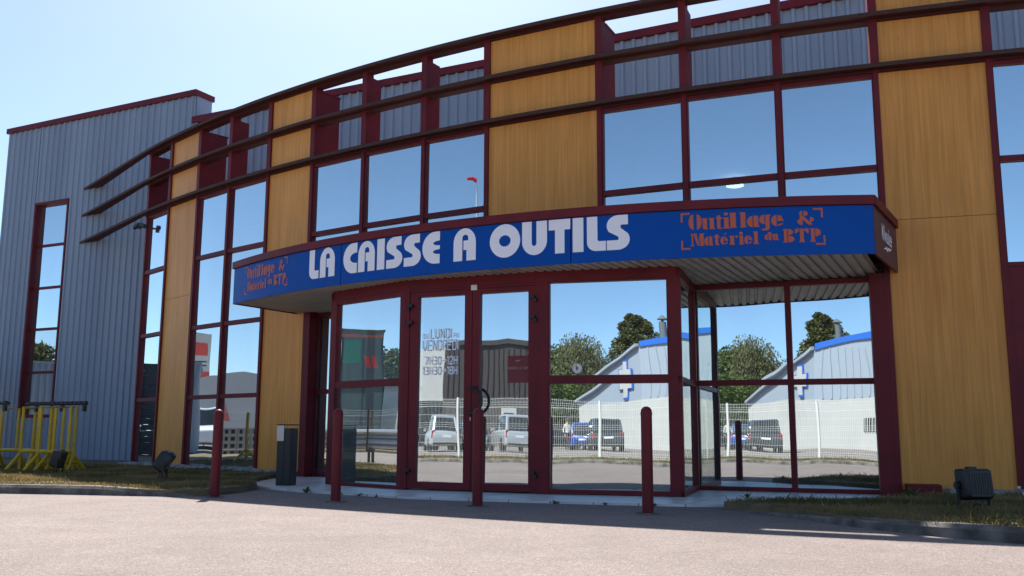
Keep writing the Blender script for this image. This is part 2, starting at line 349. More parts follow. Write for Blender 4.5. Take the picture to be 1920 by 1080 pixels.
# grey cladding
def corr(mb, u0, u1, m, z0, z1, pitch=.2, d=.032, zt=None):
    prof = [(0, 0), (.10, 0), (.20, d), (.42, d), (.52, 0), (1, 0)]
    pts = []; u = u0
    while u < u1:
        for a, h in prof[:-1]:
            if u+a*pitch <= u1: pts.append((u+a*pitch, h))
        u += pitch
    pts.append((u1, 0)); vs = []; fs = []
    for q, h in pts:
        w = WP(q, m-h); vs += [(w.x, w.y, z0), (w.x, w.y, z1)]
    for i in range(len(pts)-1): fs.append((2*i, 2*i+2, 2*i+3, 2*i+1))
    mb.add(vs, fs)
UL, UR0 = -21.87, -15.43
wx0, wx1, wz0, wz1 = -20.62, -19.40, 1.02, 6.27     # slim window in the grey wall
mb = MB()
corr(mb, UL, wx0, WALLC, .06, 8.24); corr(mb, wx1, UR0, WALLC, .06, 8.24)
corr(mb, wx0, wx1, WALLC, .06, wz0); corr(mb, wx0, wx1, WALLC, wz1, 8.24)
part('cladding_wall', mb, 'clad')
mb = MB(); mb.wall(WP(UL+.0, WALLC+.02), WP(wx0, WALLC+.02), -.46, 0, .0, 8.22); mb.wall(WP(wx1, WALLC+.02), WP(UR0, WALLC+.02), -.46, 0, .0, 8.22)
mb.wall(WP(wx0, WALLC+.02), WP(wx1, WALLC+.02), -.46, 0, .0, wz0-.01); mb.wall(WP(wx0, WALLC+.02), WP(wx1, WALLC+.02), -.46, 0, wz1+.01, 8.22)
part('cladding_return', mb, 'clad')
mb = MB(); corr(mb, UR0+.01, 14, WALLC, 5.2, 7.60, .21, .045); part('cladding_wall', mb, 'clad')
mb = MB(); mb.wall(WP(UR0+.01, WALLC+.02), WP(14, WALLC+.02), -.3, 0, 5.2, 7.58); part('cladding_return', mb, 'clad')
mb = MB(); mb.wall(WP(UL-.03), WP(UR0+.04), -.52, .07, 8.22, 8.35); part('roof_coping', mb, 'burg')
mb = MB(); mb.wall(WP(UR0-.02), WP(14.05), -.35, .09, 7.56, 7.70); part('roof_coping', mb, 'burg')
mb = MB(); mb.wall(WP(UL, WALLC), WP(UR0-.1, WALLC), -.02, .05, .0, .07); part('base_flashing', mb, 'clad')
# hall body behind and flat roof over the shop
mb = MB(); mb.prism([tuple(WP(UL, WALLC+.6)), tuple(WP(14, WALLC+.6)), tuple(WP(14, 40)), tuple(WP(UL, 40))], 0, 7.3); part('hall_body', mb, 'clad')
mb = MB()
poly = [tuple(P(a, RR-.12)) for a in [ANG[0]+(ANG[15]-ANG[0])*i/24 for i in range(25)]]+[tuple(WP(13.9, WALLC+.3)), tuple(WP(-15.2, WALLC+.3)), tuple(WP(-16.3, WALLC+.03))]
mb.prism(poly, 5.02, 5.10); part('flat_roof', mb, 'roofing')
# slim window
wn = MB()
wn.wall(WP(wx0), WP(wx0+.05), -.16, .03, wz0, wz1); wn.wall(WP(wx1-.05), WP(wx1), -.16, .03, wz0, wz1)
wn.wall(WP(wx0+.05), WP(wx1-.05), -.16, .03, wz1-.06, wz1); wn.wall(WP(wx0+.05), WP(wx1-.05), -.16, .03, wz0, wz0+.07)
zs = [wz0+.07, 2.09, 3.13, 4.14, 5.19, wz1-.06]
for z in zs[1:-1]: wn.wall(WP(wx0+.05), WP(wx1-.05), -.16, -.08, z-.03, z+.03)
win = part('window', wn, 'burg')
def pane(parent, a, b, z0, z1, off=-.03, m='glass', lean=0.0, bow=0):
    """one sheet of glass between plan points a,b; lean tips the top back (degrees)"""
    a, b = Vector(a), Vector(b); t = (b-a).normalized(); n = Vector((t.y, -t.x)); zc = (z0+z1)/2; mb = MB()
    k = 9 if bow else 2; kz = 9 if bow else 2; vs = []; fs = []
    for i in range(k):
        for j in range(kz):
            s, w = i/(k-1), j/(kz-1); z = z0+(z1-z0)*w
            o = off-math.tan(R(lean))*(z-zc)+bow*(4*s*(1-s))*(4*w*(1-w))
            q = a+(b-a)*s+n*o; vs.append((q.x, q.y, z))
    for i in range(k-1):
        for j in range(kz-1): fs.append((i*kz+j, (i+1)*kz+j, (i+1)*kz+j+1, i*kz+j+1))
    mb.add(vs, fs); g = obj('glass_pane', mb, m, parent)
    if bow:
        for q in g.data.polygons: q.use_smooth = True
    return g
for i in range(5): pane(win, WP(wx0+.05), WP(wx1-.05), zs[i]+(.03 if i else 0), zs[i+1]-(.03 if i < 4 else 0), -.11)
mb = MB(); mb.wall(WP(wx0-.1), WP(wx1+.1), -2.2, -2.1, .5, 6.6); part('interior_wall', mb, 'dark_int')
# posts of the curved front (post + fin in the open band above)
for i, a in enumerate(ANG):
    n = (P(a)-CC).normalized(); t = Vector((-n.y, n.x)); mb = MB()
    q = P(a); w = .032
    z0 = .03
    if i in (6, 7, 8, 9, 10, 11): z0 = 2.66
    mb.wall(q-t*w, q+t*w, -.12, .035, z0, Z3-.05); mb.wall(q-t*.05, q+t*.05, -.12, .035, Z3-.05, Z1-.02)
    part('facade_post', mb, 'burg')
    dp = .50 if i in (0, 2, 5, 9, 13) else .30
    mb = MB(); mb.wall(q-t*.05, q+t*.05, -dp, -.121, 5.10, Z1-.10)
    part('post_fin', mb, 'burg')
    if i in (0, 2, 5, 9): 
        mb = MB(); mb.wall(q-t*.06, q+t*.06, -dp-.012, -.13, Z1-.10, Z1-.07); part('fin_cap', mb, 'burg')
# sunshade beams
for z in (Z3, Z2, Z1):
    mb = MB(); mb.arc(CC, -138.7, -100.5, RR+.036, RR+.15, z-.016, z+.012, .5); ee, ei, tp, tq = P(-138.7, RR+.15), P(-138.7, RR+.036), Vector((-10.30, 21.80)), Vector((-9.75, 21.52)); mb.hexa([(v.x, v.y, z-.016) for v in (tp, ee, ei, tq)], [(v.x, v.y, z+.012) for v in (tp, ee, ei, tq)])
    mb.arc(CC, -138.6, -100.5, RR-.06, RR+.035, z-.05, z+.02, .5); mb.arc(CC, -138.6, -100.5, RR-.15, RR-.061, z-.03, z+.012, .5)  # rear arc is added to the beam to widen its shadow on the ground
    bmn = part('sunshade_beam', mb, 'beam')
    mb = MB(); mb.arc(CC, -138.7, -100.5, RR+.151, RR+.163, z-.026, z+.026, .5); mb.wall(tp, ee, .001, .013, z-.026, z+.026); obj('beam_edge', mb, 'rust', bmn)
# wooden panels (each bay: strips between the beams)
def bay(i): return F[i]+(F[i+1]-F[i]).normalized()*.032, F[i+1]-(F[i+1]-F[i]).normalized()*.032
WOOD = (1, 4, 8, 12, 15)
for i in (1, 4, 8, 12):
    a, b = bay(i)
    z0 = 2.66 if i == 8 else .10
    mb = MB()
    for s0, s1 in ((z0, 3.236), (3.242, 5.085), (5.155, 5.735), (5.81, 6.40)):
        mb.wall(a, b, -.06, 0, s0, s1)
    mb.wall(a, b, -.10, -.07, z0, 6.40)
    part('wood_panel', mb, 'wood')
    if i != 8:
        mb = MB(); mb.wall(a, b, -.06, .02, .03, .098); part('base_rail', mb, 'burg')
# glazed bays
def window(i, levels, a=None, b=None, off=-.03, lean=0, th=.035, m='glass', bow=0):
    if a is None: a, b = bay(i)
    fr = MB(); e = .014; t = (b-a).normalized()
    z0, z1 = levels[0], levels[-1]
    fr.wall(a, a+t*e, -.08, .012, z0, z1); fr.wall(b-t*e, b, -.08, .012, z0, z1)
    fr.wall(a+t*e, b-t*e, -.08, .012, z0, z0+.05); fr.wall(a+t*e, b-t*e, -.08, .012, z1-.05, z1)
    for z in levels[1:-1]: fr.wall(a+t*e, b-t*e, -.08, .02, z-th, z+th)
    w = part('window', fr, 'burg')
    for k in range(len(levels)-1):
        lo = levels[k]+(.05 if k == 0 else th); hi = levels[k+1]-(.05 if k == len(levels)-2 else th)
        pane(w, a+t*e, b-t*e, lo, hi, off, m, lean+random.uniform(-.22, .22), bow)
    return w
random.seed(3)
for i in (0, 2, 3): window(i, [.05, 1.325, 2.60, 3.90, 5.08], bow=.0015)
for i in (5, 6, 7, 9, 10, 11): window(i, [2.68, 3.895, 5.08], bow=.0012)
for i in (13, 14):
    window(i, [2.62, 3.89, 5.08])
    a, b = bay(i); t = (b-a).normalized(); mb = MB()
    mb.wall(a, b, -.1, .015, 2.50, 2.615); mb.wall(a, a+t*.16, -.1, .015, .05, 2.50); mb.wall(b-t*.16, b, -.1, .015, .05, 2.50)
    mb.wall(a+t*.16, b-t*.16, -.1, -.01, .05, .3); mb.wall(a+t*.16, a+t*.24, -.1, -.01, .3, 2.5); mb.wall(b-t*.24, b-t*.16, -.1, -.01, .3, 2.5)
    d = part('door', mb, 'burg'); pane(d, a+t*.24, b-t*.24, .3, 2.5, -.05)
# recessed glazing beside the porch
def recess(a, b, levels, splits, lean):
    t = (b-a).normalized(); fr = MB()
    fr.wall(a, b, -.08, .0, .024, .075); fr.wall(a, b, -.08, .0, levels[-1]-.06, levels[-1])
    xs = [0]+splits+[(b-a).length]
    for s in xs[1:-1]: fr.wall(a+t*(s-.035), a+t*(s+.035), -.08, .015, .075, levels[-1]-.06)
    fr.wall(a, a+t*.05, -.08, .0, .075, levels[-1]-.06); fr.wall(b-t*.05, b, -.08, .0, .075, levels[-1]-.06)
    for k in range(len(xs)-1):
        l0 = xs[k]+(.035 if k else .05); l1 = xs[k+1]-(.035 if k < len(xs)-2 else .05)
        fr.wall(a+t*l0, a+t*l1, -.08, .0, levels[1]-.035, levels[1]+.035)
    w = part('window', fr, 'burg')
    for k in range(len(xs)-1):
        l0 = xs[k]+(.035 if k else .05); l1 = xs[k+1]-(.035 if k < len(xs)-2 else .05)
        pane(w, a+t*l0, a+t*l1, .075, levels[1]-.035, -.04, 'glass', lean, .001); pane(w, a+t*l0, a+t*l1, levels[1]+.035, levels[-1]-.06, -.04, 'glass', lean, .001)
    return w
GR0, GR1 = P(ANG[10], RR-.185), P(ANG[12], RR-.215)
tG = (GR1-GR0).normalized(); GR1i = GR1-tG*.10
recess(GR0-tG*.15, GR1i, [.05, 1.35, 2.60], [(GR1i-(GR0-tG*.15)).length-1.05], .19)
GL0, GL1 = P(ANG[5], RR-.12), P(ANG[7]+.2, RR-.12)
tL = (GL1-GL0).normalized(); recess(GL0+tL*.05, GL1, [.05, 1.35, 2.60], [1.2], .1)
# corner posts of the recess
for i, s in ((12, -1), (5, 1)):
    q = P(ANG[i]); n = (q-CC).normalized(); t = Vector((-n.y, n.x)); mb = MB()
    if i == 12: mb.wall(q-t*.20, q-t*.033, -.35, .04, .024, 2.60); mb.wall(q-t*.033, q+t*.031, -.35, .03, .024, 2.66)
    else: mb.wall(q-t*.031, q+t*.12, -.10, .05, .024, 2.64)
    part('corner_post', mb, 'burg')
q = P(ANG[12]); n = (q-CC).normalized(); t = Vector((-n.y, n.x)); mb = MB()
mb.wall(q+t*.06, q+t*.42, .03, .30, .02, .17); part('base_plinth', mb, 'burg')

# entrance porch: four corners, two fixed lights, the double door, glass returns
fr = MB(); T = 2.628
def tn(a, b): t = (b-a).normalized(); return t, Vector((t.y, -t.x))
# header and posts
for k in range(3):
    a, b = V[k], V[k+1]; t, n = tn(a, b)
    fr.wall(a, b, -.12, .0, 2.49, T)
for k, w0, w1 in ((0, 0, .075), (3, 0, 0)):
    pass
t0, n0 = tn(V[0], V[1]); fr.wall(V[0], V[0]+t0*.095, -.12, .002, .03, 2.49)
fr.wall(V[1]-t0*.07, V[1], -.12, .002, .03, 2.49)
t1, n1 = tn(V[1], V[2]); fr.wall(V[1], V[1]+t1*.082, -.12, .004, .03, 2.49); fr.wall(V[2]-t1*.044, V[2], -.12, .004, .03, 2.49)
t2, n2 = tn(V[2], V[3]); fr.wall(V[2], V[2]+t2*.103, -.12, .002, .03, 2.49); fr.wall(V[3]-t2*.105, V[3], -.12, .002, .03, 2.49)
porch = part('porch_frame', fr, 'burg')
def fixed(a, b, s0, s1, sill, tr0, tr1, top, lean):
    t, n = tn(a, b); f = MB(); A, Bq = a+t*s0, a+t*s1
    f.wall(A, Bq, -.08, -.004, .03, sill); f.wall(A, Bq, -.08, -.004, tr0, tr1); f.wall(A, Bq, -.08, -.004, top, 2.488)
    f.wall(A, A+t*.012, -.08, -.006, sill, tr0); f.wall(Bq-t*.012, Bq, -.08, -.006, sill, tr0)
    f.wall(A, A+t*.012, -.08, -.006, tr1, top); f.wall(Bq-t*.012, Bq, -.08, -.006, tr1, top)
    w = part('porch_window', f, 'burg')
    pane(w, A+t*.012, Bq-t*.012, sill, tr0, -.045, 'glass', lean, .0016); pane(w, A+t*.012, Bq-t*.012, tr1, top, -.045, 'glass', lean, .0012)
    return w
fixed(V[0], V[1], .095, (V[1]-V[0]).length-.07, .068, 1.297, 1.387, 2.43, .15)
wr = fixed(V[2], V[3], .103, (V[3]-V[2]).length-.105, .082, 1.285, 1.382, 2.488-.012, .19)
# round sticker on the right light
def disc(c, t, n, r, off, k=28, sx=1):
    return [tuple((Vector((c[0], c[1]))+t*(r*sx*math.cos(2*math.pi*i/k))+n*off).to_tuple())+(c[2]+r*math.sin(2*math.pi*i/k),) for i in range(k)]
def flat(pts2, a, t, n, off):       # (s,z) polygon on a plan line
    return [((a+t*s+n*off).x, (a+t*s+n*off).y, z) for s, z in pts2]
c = V[2]+t2*.44; mb = MB(); mb.add(disc((c.x, c.y, 1.461), t2, n2, .058, -.03), [tuple(range(28))]); st = part('round_sticker', mb, 'grey_white', parent=wr)
# door leaves
zD0, zD1 = .045, 2.455
def leaf(s0, s1, g0, g1):
    a = V[1]; f = MB()
    f.wall(a+t1*s0, a+t1*g0, -.075, -.006, zD0, zD1); f.wall(a+t1*g1, a+t1*s1, -.075, -.006, zD0, zD1)
    f.wall(a+t1*g0, a+t1*g1, -.075, -.006, zD0, .125); f.wall(a+t1*g0, a+t1*g1, -.075, -.006, 2.395, zD1)
    d = part('door', f, 'burg'); pane(d, a+t1*g0, a+t1*g1, .125, 2.395, -.045, 'glass', .17, .0012); return d
dl = leaf(.085, .949, .198, .849); dr = leaf(.956, 1.791, 1.048, 1.69)
fr = MB(); fr.wall(V[1]+t1*.082, V[2]-t1*.044, -.075, -.008, 2.46, 2.489); part('door_head', fr, 'burg')
for d, s, z in ((dl, .082, 2.267), (dl, .082, 2.057), (dl, .082, .244), (dr, 1.782, 2.292), (dr, 1.782, 2.056), (dr, 1.782, .242)):
    sg = 1 if d is dl else -1; mb = MB()
    a = V[1]+t1*(s+sg*.028); mb.wall(a-t1*.03, a+t1*.03, .005, .045, z, z+.035)
    a = V[1]+t1*(s-sg*.008); mb.wall(a-t1*.018, a+t1*.018, .005, .04, z-.04, z)
    obj('hinge', mb, 'black', d)
def handle(s, d, off=.06):
    mb = MB(); pts = []
    for k in range(17):
        th = R(90-180*k/16); q = V[1]+t1*(s+.165*math.cos(th))+n1*off; pts.append((q.x, q.y, 1.096+.158*math.sin(th)))
    e0 = V[1]+t1*s; pts = [((e0).x, e0.y, 1.254)]+pts+[(e0.x, e0.y, .938)]
    mb.tube(pts, .017, 10); return obj('handle', mb, 'black', d, smooth=True)
handle(.955, dr)
mb = MB(); a = V[1]+t1*.943; mb.wall(a-t1*.006, a+t1*.006, -.004, .006, .86, .90); obj('lock_cylinder', mb, 'steel', dl)
mb = MB(); a = V[1]+t1*.975; mb.wall(a-t1*.04, a+t1*.04, -.004, .003, 2.44, 2.505); part('notice_plate', mb, 'grey_white')
# glass returns of the porch
for k, (a, b) in enumerate(((V[0], P(ANG[7]-.2, RR-.09)), (P(ANG[10], RR-.16), V[3]))):
    if k == 0: a, b = b, a
    t, n = tn(a, b); f = MB()
    if k == 1:
        a2, b2 = b, a
    tt, bl = (b-a).normalized(), (b-a).length
    for s0, s1 in ((.0, .06), (bl-.06, bl)): f.wall(a+tt*s0, a+tt*s1, -.041, .041, .03, 2.60)
    f.wall(a, b, -.04, .04, .03, .09); f.wall(a, b, -.04, .04, 2.50, 2.60); f.wall(a, b, -.035, .035, 1.30, 1.36)
    w = part('porch_side_window', f, 'burg')
    pane(w, a, b, .09, 1.30, 0, 'glass_side'); pane(w, a, b, 1.36, 2.50, 0, 'glass_side')

# ------------------------------------------------------------------ interior behind the glass
mb = MB()
mb.prism([tuple(P(a, RR-.35)) for a in [ANG[0]+.5+(ANG[15]-ANG[0]-1)*i/20 for i in range(21)]]+[tuple(WP(13, WALLC-.1)), tuple(WP(-14, WALLC-.1))], .005, .02); part('interior_floor', mb, 'int_floor')
mb = MB(); mb.wall(WP(-15.2, WALLC-.2), WP(13, WALLC-.2), -.1, 0, .02, 5.0); part('interior_wall', mb, 'dark_int')
mb = MB(); mb.wall(WP(13, WALLC-.3), P(ANG[15], RR-.2), -.05, .05, .02, 5.0); part('interior_wall', mb, 'dark_int')
mb = MB(); mb.prism([tuple(P(a, RR-.9)) for a in [ANG[0]+1+(ANG[15]-ANG[0]-2)*i/20 for i in range(21)]]+[tuple(WP(13, WALLC-.3)), tuple(WP(-14, WALLC-.3))], 4.55, 4.62); part('interior_ceiling', mb, 'int_ceiling')
mb = MB(); mb.lathe([(.0, 0), (.13, 0), (.13, .03), (0, .03)], 28, (3.35, 13.65, 4.40)); o = thing('ceiling_lamp', (3.35, 13.65, 4.43), 'lit round white ceiling lamp behind the upper glass above the blue sign', 'ceiling lamp')
obj('lamp_disc', mb, 'lamp_on', o)
mb = MB(); mb.lathe([(.03, .03), (.03, .12)], 12, (3.35, 13.65, 4.43)); obj('ceiling_rose', mb, 'white_metal', o)

# ------------------------------------------------------------------ canopy
QC = Vector((4.504, 20.727)); QR = 11.077; A0, A1 = -141.6, -93.5
def Q(a, r=QR): return Vector((QC.x+r*math.cos(R(a)), QC.y+r*math.sin(R(a))))
cl, cr = Q(A0), Q(A1); el, er = Vector((-3.50, 15.02)), Vector((4.60, 10.93))
mb = MB(); poly = [tuple(Q(A0+(A1-A0)*i/40, QR-.03)) for i in range(41)]+[tuple(er)]+[tuple(P(a, RR-.02)) for a in (ANG[12], ANG[11], ANG[10], ANG[9], ANG[8], ANG[7], ANG[6], ANG[5])]
mb.prism(poly, 3.10, 3.14); canopy = part('canopy', mb, 'burg')
mb = MB(); mb.arc(QC, A0-.1, A1+.1, QR-.06, QR+.03, 3.135, 3.235, .8)
for a, b in ((el, cl), (cr, er)): mb.wall(a, b, -.05, .035, 3.135, 3.233)
obj('canopy_coping', mb, 'burg', canopy)
mb = MB(); mb.wall(cr+MD*.012, er, -.02, .005, 2.60, 3.134); endp = obj('end_panel', mb, 'end_panel', canopy)
mb = MB(); mb.wall(el, cl+MD*.012, -.02, .005, 2.60, 3.134); obj('end_panel', mb, 'burg', canopy)
# ribbed soffit, ribs run into the building
mb = MB(); pts = []; pitch = .11; u = cl.dot(UD)+.03; ue = cr.dot(UD)-.03
prof = ((0, 0), (.55, 0), (.62, .022), (.93, .022))
while u < ue:
    for f_, h in prof:
        if u+f_*pitch < ue: pts.append((u+f_*pitch, h))
    u += pitch
def line_circ(u, c, r):   # nearest hit (towards the viewer) of the line at u with a circle
    du = u-c.dot(UD); return c.dot(MD)-math.sqrt(max(0, r*r-du*du))
vs = []; fs = []
for u, h in pts:
    m0 = line_circ(u, QC, QR-.02); m1 = line_circ(u, CC, RR-.40)
    for m in (m0, m1):
        w = UD*u+MD*m; vs.append((w.x, w.y, 2.615+h))
for i in range(len(pts)-1): fs.append((2*i, 2*i+1, 2*i+3, 2*i+2))
mb.add(vs, fs); obj('soffit', mb, 'soffit', canopy)

# ------------------------------------------------------------------ lettering
def fill(loops):
    cu = bpy.data.curves.new('t', 'CURVE'); cu.dimensions = '2D'; cu.fill_mode = 'BOTH'
    for lp in loops:
        s = cu.splines.new('POLY'); s.points.add(len(lp)-1); s.use_cyclic_u = True
        for q, (x, y) in zip(s.points, lp): q.co = (x, y, 0, 1)
    ob = bpy.data.objects.new('t', cu); COL.objects.link(ob); dg = bpy.context.evaluated_depsgraph_get(); dg.update()
    me = bpy.data.meshes.new_from_object(ob.evaluated_get(dg))
    r = [(v.co.x, v.co.y) for v in me.vertices], [tuple(f.vertices) for f in me.polygons]
    bpy.data.objects.remove(ob); bpy.data.curves.remove(cu); bpy.data.meshes.remove(me); return r
def ell(cx, cy, rx, ry, a0, a1, k=18): return [(cx+rx*math.cos(R(a0+(a1-a0)*i/k)), cy+ry*math.sin(R(a0+(a1-a0)*i/k))) for i in range(k+1)]
def rect(x0, y0, x1, y1): return [(x0, y0), (x1, y0), (x1, y1), (x0, y1)]
BIG = {
 'L': [[(0, 1), (.56, 1), (.56, .33)]+ell(.66, .33, .10, .05, 180, 270, 5)+[(1, .28), (1, 0)]+ell(.48, .26, .48, .26, 270, 180, 10)],
 'A': [[(0, 0), (.40, 0), (.40, .70)]+ell(.53, .70, .13, .10, 180, 0, 10)+[(.66, .62), (.45, .62), (.45, .33), (.59, .33), (.59, 0), (1, 0), (1, .56)]+ell(.5, .56, .5, .44, 0, 180, 20)],
 'C': [[(1, 1), (1, .67)]+ell(.94, .5, .44, .17, 90, 270, 14)+[(1, .33), (1, 0), (.70, 0)]+ell(.70, .5, .70, .5, 270, 90, 26)],
 'I': [rect(0, 0, 1, 1)],
 'S': [[(.93, 1), (.55, 1)]+ell(.50, .70, .50, .30, 90, 215, 14)+[(.52, .37)]+ell(.46, .325, .06, .045, 60, -90, 5)+[(0, .28), (0, 0), (.50, 0)]+ell(.48, .30, .52, .30, 270, 395, 14)+[(.60, .63)]+ell(.66, .675, .06, .045, 240, 90, 5)+[(.93, .72)]],
 'E': [[(1, 1), (1, .71)]+ell(.98, .635, .36, .075, 90, 270, 8)+[(1, .56), (1, .44)]+ell(.98, .365, .36, .075, 90, 270, 8)+[(1, .29), (1, 0), (.72, 0)]+ell(.72, .5, .72, .5, 270, 90, 24)],
 'O': [ell(.5, .5, .5, .5, 0, 350, 35), ell(.5, .5, .19, .17, 0, 340, 17)],
 'U': [[(0, 1), (.39, 1), (.39, .36)]+ell(.485, .36, .095, .09, 180, 360, 9)+[(.58, 1), (1, 1), (1, .42)]+ell(.5, .42, .5, .42, 0, -180, 22)],
 'T': [[(0, 1), (0, .69), (.29, .69), (.29, 0), (.73, 0), (.73, .69), (1, .69), (1, 1)]]}
SG = thing('shop_sign', (0, 9.65, 2.6), 'long curved blue shop sign with big white letters reading LA CAISSE A OUTILS', 'sign')
mb = MB()
for s0, s1 in ((A0, -127.40), (-127.34, -110.33), (-110.27, A1)): mb.arc(QC, s0, s1, QR-.02, QR, 2.602, 3.13, .4)
obj('sign_panel', mb, 'blue', SG)
def onarc(x, z, off): q = Q(x, QR+off); return (q.x, q.y, z)
LET = [('L', -130.661, -129.632), ('A', -129.492, -127.976), ('C', -127.124, -125.829), ('A', -125.725, -124.235), ('I', -124.036, -123.399), ('S', -123.237, -121.913), ('S', -121.791, -120.450), ('E', -120.333, -119.019), ('A', -118.008, -116.435), ('O', -115.475, -113.463), ('U', -113.338, -111.755), ('T', -111.645, -110.314), ('I', -110.172, -109.526), ('L', -109.316, -108.197), ('S', -108.139, -106.805)]
FILLED = {k: fill(v) for k, v in BIG.items()}
for ch, a0, a1 in LET:
    vs, fs = FILLED[ch]; z0, z1 = (2.728, 3.121) if ch != 'O' else (2.724, 3.12)
    mb = MB(); mb.add([onarc(a0+(a1-a0)*x, z0+(z1-z0)*y, .005) for x, y in vs], fs)
    obj('letter', mb, 'white_vinyl', SG, fixn=True)
# stencil slogan, drawn in a 1130 x 300 box
def stencil():
    out = []; marks = []
    def rc(x0, y0, x1, y1): out.append(rect(x0, y0, x1, y1))
    def stem(x0, x1, y0, y1, sl=1, sr=0, bl=1, br=1, s=7, h=9):
        rc(x0, y0, x1, y1)
        if sl: rc(x0-s, y0, x0, y0+h)
        if sr: rc(x1, y0, x1+s, y0+h)
        if bl: rc(x0-s, y1-h, x0, y1)
        if br: rc(x1, y1-h, x1+s, y1)
    def bowl(x, y0, y1, w, side, th=None):     # half disc, flat side at x
        c = (y0+y1)/2; ry = (y1-y0)/2; sg = -1 if side == 'l' else 1
        pts = [(x+sg*w*math.cos(R(q)), c+ry*math.sin(R(q))) for q in range(-90, 91, 12)]
        out.append(pts)
    # y grows downwards here
    def O(x0, x1, y0, y1): m = (x0+x1)/2; g = (x1-x0)*.07; bowl(m-g-6, y0, y1, m-g-6-x0, 'l'); bowl(m+g+6, y0, y1, x1-m-g-6, 'r')
    def u(x0, x1, y0, y1): w = (x1-x0)*.34; stem(x0+6, x0+6+w, y0, y1-10, 1, 0, 0, 0); out.append([(x0+8, y1-10), (x0+6+w, y1-10), (x0+14+w, y1), (x0+18, y1)]); stem(x1-w-6, x1-6, y0, y1, 1, 0, 0, 1)
    def t(x0, x1, y0, y1, yb): w = (x1-x0)*.5; rc(x0+10, y0, x0+10+w, y1-8); out.append([(x0+10, y1-8), (x0+10+w, y1-8), (x1, y1-6), (x1-6, y1), (x0+20, y1)]); rc(x0, yb, x0+10, yb+9); rc(x0+10+w, yb, x1, yb+9)
    def i(x0, x1, y0, y1, yd): stem(x0+6, x1-6, y0, y1, 1, 0, 1, 1, 6); out.append(ell((x0+x1)/2-2, yd, (x1-x0)*.36, 13, 0, 345, 15))
    def l(x0, x1, y0, y1): stem(x0+6, x1-6, y0, y1, 1, 0, 1, 1, 6)
    def a(x0, x1, y0, y1): m = x0+(x1-x0)*.46; bowl(m, y0+(y1-y0)*.0, y1, m-x0, 'l'); stem(m+7, x1-7, y0+6, y1, 0, 0, 0, 1); out.append([(m+5, y0-2), (x1-14, y0-2), (x1-7, y0+6), (m+5, y0+6)])
    def g(x0, x1, y0, y1, yd): m = x0+(x1-x0)*.46; bowl(m, y0, y1-4, m-x0, 'l'); rc(m+7, y0, x1-10, yd-14); rc(x1-10, y0, x1, y0+9); out.append([(m+7, yd-14), (x1-10, yd-14), (x1-26, yd), (x0+28, yd), (x0+14, yd-14)])
    def e(x0, x1, y0, y1): m = x0+(x1-x0)*.44; bowl(m, y0, y1, m-x0, 'l'); c = y0+(y1-y0)*.55; out.append([(m+7, y0), (x1-16, y0+8), (x1, c), (m+7, c)]); out.append([(m+7, y1), (m+7, y1-12), (x1-4, y1-26), (x1-6, y1-14)])
    def wrap(f):
        def g_(*q): marks.append(len(out)); f(*q)
        return g_
    O0, u0, t0_, i0, l0, a0_, g0_, e0 = O, u, t, i, l, a, g, e
    O, u, t, i, l, a, g, e = [wrap(f) for f in (O0, u0, t0_, i0, l0, a0_, g0_, e0)]
    def mk(): marks.append(len(out))
    O(63, 168, 15, 140); u(170, 272, 50, 140); t(280, 334, 30, 140, 50); i(340, 388, 50, 140, 22); l(388, 445, 14, 136)
    l(470, 520, 14, 136); a(525, 622, 46, 136); g(622, 712, 40, 118, 165); e(715, 812, 44, 134)
    # ampersand
    mk(); bowl(958, 16, 66, 24, 'l'); bowl(968, 16, 60, 34, 'r'); out.append([(932, 62), (962, 56), (1038, 126), (1006, 130)]); bowl(958, 74, 130, 40, 'l'); bowl(1016, 66, 108, 30, 'r'); 
    # second line
    mk(); stem(84, 96, 172, 272, 1, 0, 1, 1); out.append([(98, 172), (124, 172), (139, 246), (131, 272)]); out.append([(136, 268), (149, 176), (152, 176), (152, 216), (141, 272)]); stem(153, 180, 172, 272, 0, 1, 1, 1)
    a(184, 256, 200, 272); t(262, 308, 184, 272, 200); e(312, 376, 202, 270); out.append([(340, 190), (352, 176), (366, 176), (352, 190)])
    mk(); stem(390, 420, 200, 272, 1, 0, 1, 1); out.append([(426, 204), (440, 198), (452, 204), (446, 222), (432, 214)])
    i(458, 498, 200, 272, 182); e(500, 566, 200, 270); l(572, 612, 172, 272)
    mk(); m = 690; bowl(m-7, 196, 244, 24, 'l'); stem(m, m+22, 180, 244, 1, 0, 0, 1, 5); u(716, 768, 196, 244)
    mk(); stem(810, 836, 158, 266, 1, 0, 1, 0); bowl(842, 158, 209, 40, 'r'); bowl(842, 213, 266, 50, 'r')
    mk(); stem(934, 964, 158, 266, 0, 0, 1, 1); out.append([(896, 158), (930, 158), (930, 172), (904, 196), (896, 192)]); out.append([(968, 158), (1002, 158), (1002, 192), (994, 196), (968, 172)])
    mk(); stem(1020, 1048, 158, 266, 1, 0, 1, 1); bowl(1054, 158, 222, 42, 'r')
    # corner brackets
    for x, y, sx, sy in ((0, 0, 1, 1), (0, 300, 1, -1), (1118, -4, -1, 1), (1130, 290, -1, -1)):
        mk()
        out.append(rect(min(x, x+sx*75), min(y, y+sy*15), max(x, x+sx*75), max(y, y+sy*15)))
        out.append(rect(min(x, x+sx*15), min(y+sy*15, y+sy*75), max(x, x+sx*15), max(y+sy*15, y+sy*75)))
    return out, marks
ST, MARKS = stencil()
